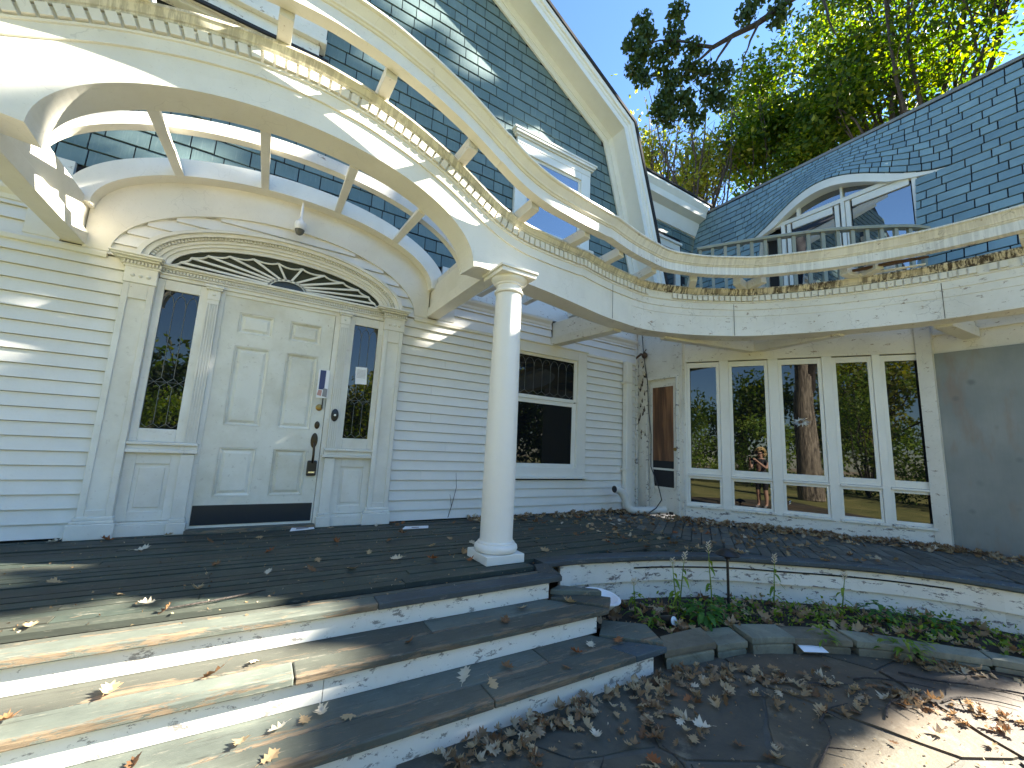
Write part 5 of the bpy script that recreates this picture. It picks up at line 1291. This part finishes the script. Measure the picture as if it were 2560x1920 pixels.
for k in range(46):
    a = wr2.uniform(0, 6.28); r_ = wr2.uniform(.02, .13); el_ = wr2.uniform(.1, .7); blade(m, (math.cos(a) * r_ * .7, math.sin(a) * r_ * .7, wr2.uniform(.03, .17)), (math.cos(a), math.sin(a), el_), wr2.uniform(.08, .13), .04, .7)
m.build('leaves', M_lfPlant, bp_, recalc=False)
def clump(x, y, label, n=40, R=.12, h=.12, mat=M_lfWeed, w=.022):
    t_ = thing('weed_clump', label, 'weed', None, (x, y, -.39)); m = MB()
    for k in range(n):
        a = wr2.uniform(0, 6.28); r_ = wr2.uniform(0, R); blade(m, (math.cos(a) * r_, math.sin(a) * r_, wr2.uniform(0, h)), (math.cos(a), math.sin(a), wr2.uniform(.2, 1.2)), wr2.uniform(.05, .1), w, .7)
    m.build('leaves', mat, t_, recalc=False)
clump(3.33, -2.66, 'green weed clump around the foot of the path light', 50, .14, .14, M_lfPlant, .03)
clump(2.62, -2.50, 'small yellow green weed clump near the step corner', 24, .07, .08)
clump(4.15, -3.05, 'weed clump under the middle of the white curved skirt', 50, .16, .14)
clump(4.0, -3.55, 'feathery weed spilling over the stone edging', 60, .16, .10)
clump(3.62, -3.20, 'small weed growing through the edging stones', 26, .07, .10)
clump(4.62, -3.55, 'weed clump at the right end of the flower bed', 60, .2, .14, M_lfPlant, .03)
clump(4.45, -3.30, 'dark leafy weed in the right part of the bed', 50, .15, .17, M_lfPlant, .035)
L5 = []
for i in range(2000):
    k = int(len(bi) * (.08 + .9 * lr.random() ** .8)); k = min(k, len(bi) - 1); a, b = bi[k], bo[k]; u = lr.random(); p = a.lerp(b, .05 + .75 * u); L5.append((p.x + lr.gauss(0, .04), p.y + lr.gauss(0, .04), -.37 + lr.random() ** 2 * .13))
gc = link('bed_ground_cover', quads_mesh('bed_ground_cover', L5, rng.uniform(.018, .05, len(L5)), M_lfWeed, asp=.5, seed=9)); tag(gc, 'low green ground cover weeds filling the flower bed', 'ground cover', kind='stuff')

# ------------------------------------------------------------------ trees
def limb(m, p, q, r0, r1, wob=.06, n=6, seed=0, seg=7):
    r = random.Random(seed); p = Vector(p); q = Vector(q); L = (q - p).length; pts = []
    off = Vector((0, 0, 0))
    for k in range(n + 1):
        t = k / n; off = off + Vector((r.gauss(0, 1), r.gauss(0, 1), r.gauss(0, .6))) * wob * L / n if 0 < k < n else off * (1 if k < n else 0)
        pts.append(p.lerp(q, t) + off)
    m.tube(pts, [r0 + (r1 - r0) * k / n for k in range(n + 1)], seg); return pts
def clusters(cs, n, R, seed, flat=.75):
    r = np.random.default_rng(seed); cs = np.asarray(cs, float); out = cs[r.integers(0, len(cs), n)]; d_ = r.normal(size=(n, 3)) * np.array([1, 1, flat]); d_ *= (r.random((n, 1)) ** .45) * R / np.linalg.norm(d_, axis=1)[:, None]
    return out + d_
def tree(name, label, base, h, crownpts, n, R, leaf, mat, seed, trunk_r=.25, group=None, keep=None, flat=.75):
    t_ = thing(name, label, 'tree', group, base); m = MB(); r = random.Random(seed); B = Vector((0, 0, 0)); top = Vector((r.uniform(-.4, .4), r.uniform(-.4, .4), h * .5))
    tr_ = limb(m, B, top, trunk_r, trunk_r * .6, .04, 6, seed, 12)
    bm = MB(); cs = [Vector(c) - Vector(base) for c in crownpts]
    for k, c in enumerate(cs):
        s_ = tr_[r.randint(3, 6)]; mid = s_.lerp(c, .5) + Vector((0, 0, r.uniform(-.3, .5)))
        limb(bm, s_, mid, trunk_r * .32, trunk_r * .16, .1, 4, seed + k, 6); limb(bm, mid, c, trunk_r * .16, .02, .12, 4, seed + k + 99, 5)
        for j in range(4):
            e = c + Vector((r.gauss(0, 1), r.gauss(0, 1), r.gauss(0, .8))) * R * .6; limb(bm, mid.lerp(c, r.uniform(.3, 1)), e, .03, .008, .15, 3, seed + 7 * k + j, 4)
    m.build('trunk', M_bark, t_, 50); bm.build('branches', M_twig, t_, 60)
    C = clusters([tuple(c) for c in cs], n, R, seed, flat)
    if keep: C = C[[keep(tuple(c + np.array(base))) for c in C]]; n = len(C)
    link('crown', quads_mesh('crown', C, np.random.default_rng(seed).uniform(leaf * .6, leaf * 1.25, n), mat, asp=.5, seed=seed), t_)
    return t_
tr2 = random.Random(44)
# masks shaping the unseen oak crown: gaps cut along sun rays to lit patches
def inpoly(x, y, poly):
    c = False; j = len(poly) - 1
    for i in range(len(poly)):
        if (poly[i][1] > y) != (poly[j][1] > y) and x < (poly[j][0] - poly[i][0]) * (y - poly[i][1]) / (poly[j][1] - poly[i][1]) + poly[i][0]: c = not c
        j = i
    return c
S3 = (2.65, -1.0, 1.9)
LITS = [(-5, -1.5), (-1.1, -1.66), (-1.0, -1.35), (-.6, -1.5), (-.15, -1.76), (.24, -1.98), (.27, -2.2), (.50, -2.40), (.58, -2.55), (.5, -2.72), (.48, -2.9), (.44, -3.15), (.9, -3.5), (.5, -3.8), (-5, -4.2)]
gr = random.Random(17)
DAP = [(gr.uniform(.7, 4.2), gr.uniform(4.7, 7.1), gr.uniform(.30, .60), gr.uniform(.16, .30)) for _ in range(13)] + [(3.9, 5.9, .40, .6), (3.3, 5.7, .4, .3), (1.5, 6.8, .6, .3), (1.9, 6.3, .5, .3)]
DAP = [d for d in DAP if not (d[0] > 3 and d[1] > 6.4)]
SPOT = DAP + [(-1.9, 1.70, .36, .2), (-1.85, 1.36, .3, .14), (-1.95, 2.15, .4, .16), (1.6, 2.22, .34, .13), (-.7, 1.3, .2, .16), (-1.0, 3.5, .5, .35), (-.5, 3.45, .2, .2)]
def lit_steps(x, y): return inpoly(x, y, LITS) or ((x - .95) / .16) ** 2 + ((y + 2.93) / .10) ** 2 < 1
def lit_ground(x, y): return (x > 2.0 and y < -3.72) or (x < .95 and y < -3.2)
DOORP = [(-.66, .62), (-.42, .90), (.08, .86), (-.2, .46), (-.58, .30)]
def lit_wall(x, z):
    if inpoly(x, z, DOORP): return True
    return any(((x - a) / p) ** 2 + ((z - b) / q) ** 2 < 1 for a, b, p, q in SPOT)
def lit_face(x, z):
    if x < -2.7 or x > 2.62 or z > 3.95: return False
    if z > float(np.interp(x, gx, gz2)) + .50: return False
    u = x / 1.3
    b_ = 2.4 + .64 * math.sqrt(max(0, 1 - u * u)) if abs(u) < 1 else 2.42
    return z > b_ - .03
PL = [(2, -.15, (-4, 2.3, -3.6, -.9), lit_steps), (2, -.45, (.2, 6.8, -5.2, -2.9), lit_ground), (1, 0.0, (-4, 5.4, -.4, 8.2), lit_wall), (1, -1.8, (-3, 3.4, 2.2, 3.95), lit_face), (1, -1.5, (2.4, 5.0, 2.3, 3.5), lambda x, z: False), (0, 6.4, (-2.6, 1.0, 7.4, 10.3), lambda y, z: False), (0, -1.51, (-1.7, 0, 2.2, 3.1), lambda y, z: -1.6 < y < -.1 and 2.2 < z < 3.0), (0, -.3, (-5.9, -4.6, -.5, 1.5), lambda y, z: True), (0, -3.3, (-9.6, -7.8, -.5, 5), lambda y, z: True)]
def sample(pl):
    ax, c, b, fn = pl; a = rd.uniform(b[0], b[1]); d = rd.uniform(b[2], b[3])
    return (a, d, c) if ax == 2 else ((a, c, d) if ax == 1 else (c, a, d))
def lit_any(P_):
    for ax, c, b, fn in PL:
        t = (P_[ax] - c) / S3[ax]; h = [P_[i] - S3[i] * t for i in range(3)]
        a, d = (h[0], h[1]) if ax == 2 else ((h[0], h[2]) if ax == 1 else (h[1], h[2]))
        if b[0] - .5 < a < b[1] + .5 and b[2] - .5 < d < b[3] + .5 and fn(a, d): return True
    return False
# big leafy trees behind the wing
rd = np.random.default_rng(3)
def slab(c0, ax, s0, s1, d0, d1, z0, z1, n, shift=0.0):
    out = []
    dp = np.array([-ax[1], ax[0]])
    for _ in range(n):
        z = rd.uniform(z0, z1); s_ = rd.uniform(s0 + (z - z0) * shift, s1); d_ = rd.uniform(d0, d1)
        out.append((c0[0] + ax[0] * s_ + dp[0] * d_, c0[1] + ax[1] * s_ + dp[1] * d_, z))
    return out
AX = (.42, -.907)
tree('leafy_tree', 'large green leafy tree rising behind the right part of the wing roof', (16.2, -1.5, -.45), 14, slab((15.2, -.2), AX, -1.2, 4.6, -1.5, 2.5, 8.0, 19.5, 44, .02), 30000, 1.25, .22, M_lfGreen, 51, .34, keep=lambda p: not lit_any(p))
tree('leafy_tree', 'green leafy tree behind the wing roof left of the larger one', (15.6, 2.2, -.45), 11, slab((14.9, 1.6), AX, -2.0, 1.2, -1.0, 2.0, 8.3, 15.2, 20, .10), 18000, 1.1, .20, M_lfGreen, 52, .26)
tree('yellowing_tree', 'sparse yellowing tree with bare twigs behind the gable and the wing roof', (12.6, 4.6, -.45), 13, slab((12.2, 4.2), AX, -2.1, 2.1, -1.2, 1.5, 8.6, 12.7, 24), 6500, .8, .17, M_lfYellow, 53, .22)
yt = bpy.data.objects['yellowing_tree']; bt = MB(); r_ = random.Random(8)
for k in range(44):
    a = Vector((12.2 + r_.uniform(-1.4, 1.4), 4.2 + r_.uniform(-1.4, 1.4), r_.uniform(7.5, 9.5))); b = a + Vector((r_.uniform(-.9, .9), r_.uniform(-.9, .9), r_.uniform(2.5, 6.0)))
    p_ = limb(bt, a, b, .04, .01, .1, 5, k, 4)
    for j in range(5):
        c = p_[r_.randint(1, 4)]; limb(bt, c, c + Vector((r_.uniform(-.7, .7), r_.uniform(-.7, .7), r_.uniform(.3, 1.2))), .014, .005, .12, 3, k * 9 + j, 3)
bo2 = bt.build('bare_twigs', M_twig, None); bo2.parent = yt; bo2.matrix_parent_inverse = Matrix.Translation(-Vector((12.6, 4.6, -.45)))
C = []
for k in range(620): C.append((12.1 + r_.gauss(0, 1.3), 4.3 + r_.gauss(0, 1.3), 11 + abs(r_.gauss(0, 1.7))))
lv = link('sparse_leaves', quads_mesh('sparse_leaves', C, .2, M_lfYellow, seed=5), yt); lv.matrix_parent_inverse = Matrix.Translation(-Vector((12.6, 4.6, -.45)))
tree('far_tree', 'far green tree low behind the yellowing tree', (20, 9, -.45), 9, slab((19, 8), AX, -3.5, 5, -1, 3, 6, 11.5, 20), 9000, 1.4, .24, M_lfYellow, 54, .25)
# ------------------------------------------------------------------ oak on the sunny side: unseen crown added to shade the courtyard, one branch hangs over the roof
SO = thing('shade_oak', 'oak with a dark leafy branch hanging into the blue sky above the wing', 'tree', None, (18.5, -8.5, -.45))
o0 = Vector((18.5, -8.5, -.45))
def L_(*p): return Vector(p) - o0
m = MB(); limb(m, (0, 0, 0), (.2, .6, 7.5), .48, .33, .03, 7, 3, 14); m.build('trunk', M_bark, SO, 50)
bm = MB()
limb(bm, (.2, .6, 7.0), L_(11.2, -5.2, 11.2), .24, .13, .04, 7, 4, 8); limb(bm, L_(11.2, -5.2, 11.2), L_(7.45, -2.1, 9.35), .13, .085, .05, 6, 5, 8)
fk = L_(7.45, -2.1, 9.35)
br2 = [(fk, L_(6.75, -.6, 9.0), .075, .045), (L_(6.75, -.6, 9.0), L_(6.05, .35, 9.55), .04, .012), (L_(6.75, -.6, 9.0), L_(6.3, .0, 8.4), .035, .01), (L_(6.9, -.9, 9.05), L_(6.65, -.5, 8.1), .03, .01), (L_(7.1, -1.35, 9.15), L_(6.98, -1.05, 8.35), .03, .008), (L_(6.98, -1.05, 8.35), L_(6.95, -1.0, 7.95), .012, .006),
       (L_(7.3, -1.8, 9.3), L_(6.9, -.9, 10.0), .035, .012), (L_(6.4, -.1, 9.3), L_(6.2, .1, 8.7), .015, .006), (fk, L_(7.6, -2.3, 8.2), .03, .01)]
for k, (a, b, r0, r1) in enumerate(br2): limb(bm, a, b, r0, r1, .12, 5, 60 + k, 6)
for k in range(7): limb(bm, (.1, .4, 5 + k * .4), (rd.uniform(-3, 3.5), rd.uniform(-2, 2.5), rd.uniform(9, 15)), .15, .03, .08, 5, 80 + k, 6)
bm.build('branches', M_twig, SO, 60)
cl = [(6.0, .40, 9.75), (5.9, .5, 9.35), (6.12, .25, 9.2), (6.2, .15, 8.8), (6.3, .0, 8.45), (6.2, .12, 8.1), (6.45, -.15, 8.0), (6.65, -.45, 8.5), (6.72, -.55, 8.0), (6.8, -.7, 7.75), (6.55, -.3, 9.1), (6.35, .0, 9.65), (7.0, -1.15, 9.4), (6.5, -.2, 8.7), (7.15, -1.4, 9.75), (6.3, .05, 9.3),
      (6.25, .05, 7.65), (6.55, -.3, 7.55), (5.95, .45, 8.7), (5.85, .6, 9.0), (5.8, .65, 9.65), (5.95, .5, 10.15), (6.4, -.05, 10.15), (6.15, .2, 7.85), (6.85, -.75, 8.3), (7.25, -1.6, 9.1)]
n = 5000; C = clusters(cl, n, .23, 5, 1.0) - np.array(o0); R0 = np.random.default_rng(5)
dirs = np.c_[R0.normal(size=(n, 2)) * .7, -np.abs(R0.normal(size=n))]
link('hanging_leaves', quads_mesh('hanging_leaves', C, R0.uniform(.075, .14, n), M_lfDark, asp=.62, seed=5, dirs=dirs), SO)
CR = []
for k, (pl_, n) in enumerate(zip(PL, (2600, 3600, 9000, 1500, 1200, 2800, 0, 0, 0))):
    for _ in range(n):
        q = sample(pl_); t = rd.uniform(5.0, 6.3) if pl_[0] else rd.uniform(3.6, 4.6); P_ = [q[i] + S3[i] * t for i in range(3)]
        if math.atan2(P_[0] - CAMP.x, P_[1] - CAMP.y) < 1.545 or lit_any(P_): continue
        CR.append((P_[0] - o0.x, P_[1] - o0.y, P_[2] - o0.z))
link('crown', quads_mesh('crown', CR, np.random.default_rng(1).uniform(.2, .36, len(CR)), M_lfDark, asp=.85, seed=2), SO)  # unseen leaves set along sun rays, shaped for the shade they cast
# ------------------------------------------------------------------ behind the photographer: what the windows reflect
tree('courtyard_oak', 'thick ridged oak trunk reflected in the middle tall window', (-3.3, -8.6, -.45), 10, [(-3.3 + rd.uniform(-3, 3), -9.6 + rd.uniform(-2.5, 2), rd.uniform(7, 11)) for _ in range(10)], 2600, 1.3, .22, M_lfDark, 61, .42)
def shrub(x, y, h, w, n, seed, label, mat):
    t_ = thing('shrub', label, 'shrub', 'shrubs reflected in the windows', (x, y, -.45)); r = np.random.default_rng(seed); m = MB()
    for k in range(6): limb(m, (0, 0, 0), (r.uniform(-w, w) * .5, r.uniform(-w, w) * .5, h * .8), .04, .01, .1, 4, seed * 7 + k, 5)
    m.build('stems', M_twig, t_)
    cs = [(r.uniform(-w, w), r.uniform(-w, w) * .6, r.uniform(.2, h)) for _ in range(14)]
    link('foliage', quads_mesh('foliage', clusters(cs, n, .7, seed), r.uniform(.1, .2, n), mat, seed=seed), t_)
for k, (x, y, h, w) in enumerate([(-9, -11, 3.2, 2.0), (-5.6, -12.5, 4.2, 2.2), (-1.5, -13, 3.4, 2.2), (3, -13.5, 4, 2.2), (-12, -8, 4, 2.0), (-12.5, -3.5, 3.6, 1.8), (-8.2, -14.5, 6, 2.4), (7.5, -17, 4, 2.4)]):
    shrub(x, y, h, w, 3200, 200 + k, 'dense green shrub at the edge of the lawn, seen only as a reflection', M_lfGreen if k % 2 else M_lfWeed)
for k, (x, y, h, n_) in enumerate([(-22, -16, 13, 5200), (-15, -21, 15, 5200), (-8, -24, 8, 5200), (-1, -23, 8.5, 5200), (6, -25, 13, 5200), (-25, -7, 13, 5200), (-24, 3, 12, 4200), (13, -26, 14, 4800), (12, -15, 12, 4200), (18, -20, 13, 4200)]):
    tree('garden_tree', 'tall green tree at the far side of the garden, seen only as a reflection', (x, y, -.45), h * .5, [(x + rd.uniform(-3.6, 3.6), y + rd.uniform(-3, 3), rd.uniform(.8, h * .5)) for _ in range(22)], n_, 1.9, .42, (M_lfGreen, M_lfYellow, M_lfDark)[k % 3], 300 + k, .3, 'garden trees reflected in the windows')
# ------------------------------------------------------------------ photographer (seen as a reflection)
def skinned(name, nodes, edges, mats, parent, sub=2, root=0):
    me = bpy.data.meshes.new(name); me.from_pydata([n_[0] for n_ in nodes], edges, []); o = bpy.data.objects.new(name, me); COL.objects.link(o)
    sk = o.modifiers.new('skin', 'SKIN'); sk.use_smooth_shade = True
    for i, (p, r) in enumerate(nodes): me.skin_vertices[0].data[i].radius = (r, r)
    for i in range(len(nodes)): me.skin_vertices[0].data[i].use_root = (i == root)
    ss = o.modifiers.new('sub', 'SUBSURF'); ss.levels = sub; ss.render_levels = sub
    dg = bpy.context.evaluated_depsgraph_get(); m2 = bpy.data.meshes.new_from_object(o.evaluated_get(dg)); bpy.data.objects.remove(o)
    for m_ in mats: m2.materials.append(m_)
    for p in m2.polygons: p.use_smooth = True
    return link(name, m2, parent)
M_skin = plain('skin', (.55, .33, .24), .5, var=.1); M_shirt = plain('charcoal_shirt', (.035, .037, .042), .8); M_shorts = plain('black_shorts', (.012, .012, .014), .8); M_hair = plain('blond_hair', (.62, .45, .2), .5, var=.3); M_shoe = plain('grey_shoe', (.2, .2, .21), .6)
PS = thing('person', 'person with curly blond hair, dark shirt and black shorts holding up a phone', 'person', None, (-.30, -5.18, -.45)); PS.rotation_euler = (0, 0, -math.radians(31.1))
nd = [((0, 0, .86), .14), ((0, .005, 1.02), .118), ((0, 0, 1.18), .135), ((0, -.005, 1.30), .09), ((0, .005, 1.375), .052), ((0, .025, 1.43), .06), ((0, .03, 1.50), .088), ((0, .025, 1.565), .075)]; ed = [(0, 1), (1, 2), (2, 3), (3, 4), (4, 5), (5, 6), (6, 7)]
nd.append(((0, .112, 1.475), .014)); ed.append((6, 8))
for s_ in (-1, 1):
    b = len(nd); nd += [((s_ * .095, 0, .80), .105), ((s_ * .10, .015, .62), .082), ((s_ * .10, .025, .46), .058), ((s_ * .105, -.005, .30), .056), ((s_ * .105, -.01, .10), .036), ((s_ * .11, .06, .04), .036), ((s_ * .118, .15, .028), .028)]
    ed += [(0, b)] + [(b + i, b + i + 1) for i in range(6)]
    a = len(nd); nd += [((s_ * .165, 0, 1.275), .058), ((s_ * .215, .07, 1.17), .045), ((s_ * .225, .16, 1.10), .038), ((s_ * .16, .28, 1.20), .034), ((s_ * .105, .375, 1.285), .026), ((s_ * .09, .415, 1.315), .03)]
    ed += [(3, a)] + [(a + i, a + i + 1) for i in range(5)]; h = a + 5
    for q, (dx, dy, dz, l_) in enumerate(((.0, .03, .055, 1), (-.012, .04, .045, 1.1), (-.014, .045, .03, 1.05), (-.012, .045, .012, .85))):
        f = len(nd); nd += [((s_ * (.088 + dx * .3), .425 + dy * .4, 1.318 + dz * .5), .010), ((s_ * (.078 + dx), .425 + dy * l_, 1.32 + dz * .8), .009), ((s_ * (.055 + dx), .43 + dy * l_, 1.32 + dz * .9), .008)]; ed += [(h, f), (f, f + 1), (f + 1, f + 2)]
    f = len(nd); nd += [((s_ * .075, .40, 1.325), .012), ((s_ * .06, .405, 1.345), .010), ((s_ * .05, .415, 1.36), .009)]; ed += [(h, f), (f, f + 1), (f + 1, f + 2)]
bd = skinned('body', nd, ed, [M_skin, M_shirt, M_shorts, M_shoe], PS)
for p in bd.data.polygons:
    c = p.center; k = 0
    if c.z < .075: k = 3
    elif .50 < c.z < .93 and abs(c.x) < .25: k = 2
    elif .93 <= c.z < 1.345 and abs(c.x) < .215 and c.y < .10: k = 1
    p.material_index = k
hm = MB(); q_ = random.Random(3)
for k in range(120):
    a = q_.uniform(0, 6.28); e = q_.uniform(-.5, 1.5); d_ = Vector((math.cos(a) * math.cos(e), math.sin(a) * math.cos(e), math.sin(e)))
    if d_.y > .45 and d_.z < .55: continue
    c = Vector((0, .015, 1.515)) + Vector((d_.x * .098, d_.y * .105, d_.z * .115)); rr2 = q_.uniform(.018, .028); ax = d_.orthogonal().normalized(); bx = d_.cross(ax)
    hm.tube([c + (ax * math.cos(t) + bx * math.sin(t)) * rr2 + d_ * .008 * t for t in np.linspace(0, 7, 10)], .010, 5)
hm.build('hair', M_hair, PS, 60)
gm = MB().box(-.055, -.008, .112, .118, 1.488, 1.515).box(.008, .055, .112, .118, 1.488, 1.515).box(-.008, .008, .113, .117, 1.505, 1.511).box(-.078, -.055, .03, .115, 1.505, 1.511).box(.055, .078, .03, .115, 1.505, 1.511); gm.build('sunglasses', M_black, PS)
MB().box(-.022, .022, .106, .112, 1.437, 1.445).build('mouth', plain('lips', (.45, .16, .14), .5), PS)
ph = thing('phone', 'black phone held up in both hands by the person with blond hair', 'phone', None, CAMP - Rf * .035 - Ru * .012)
ph.rotation_euler = (0, 0, -math.radians(31.1))
MB().box(-.075, .075, -.004, .004, -.036, .036).build('case', M_black, ph, bevel=.003)
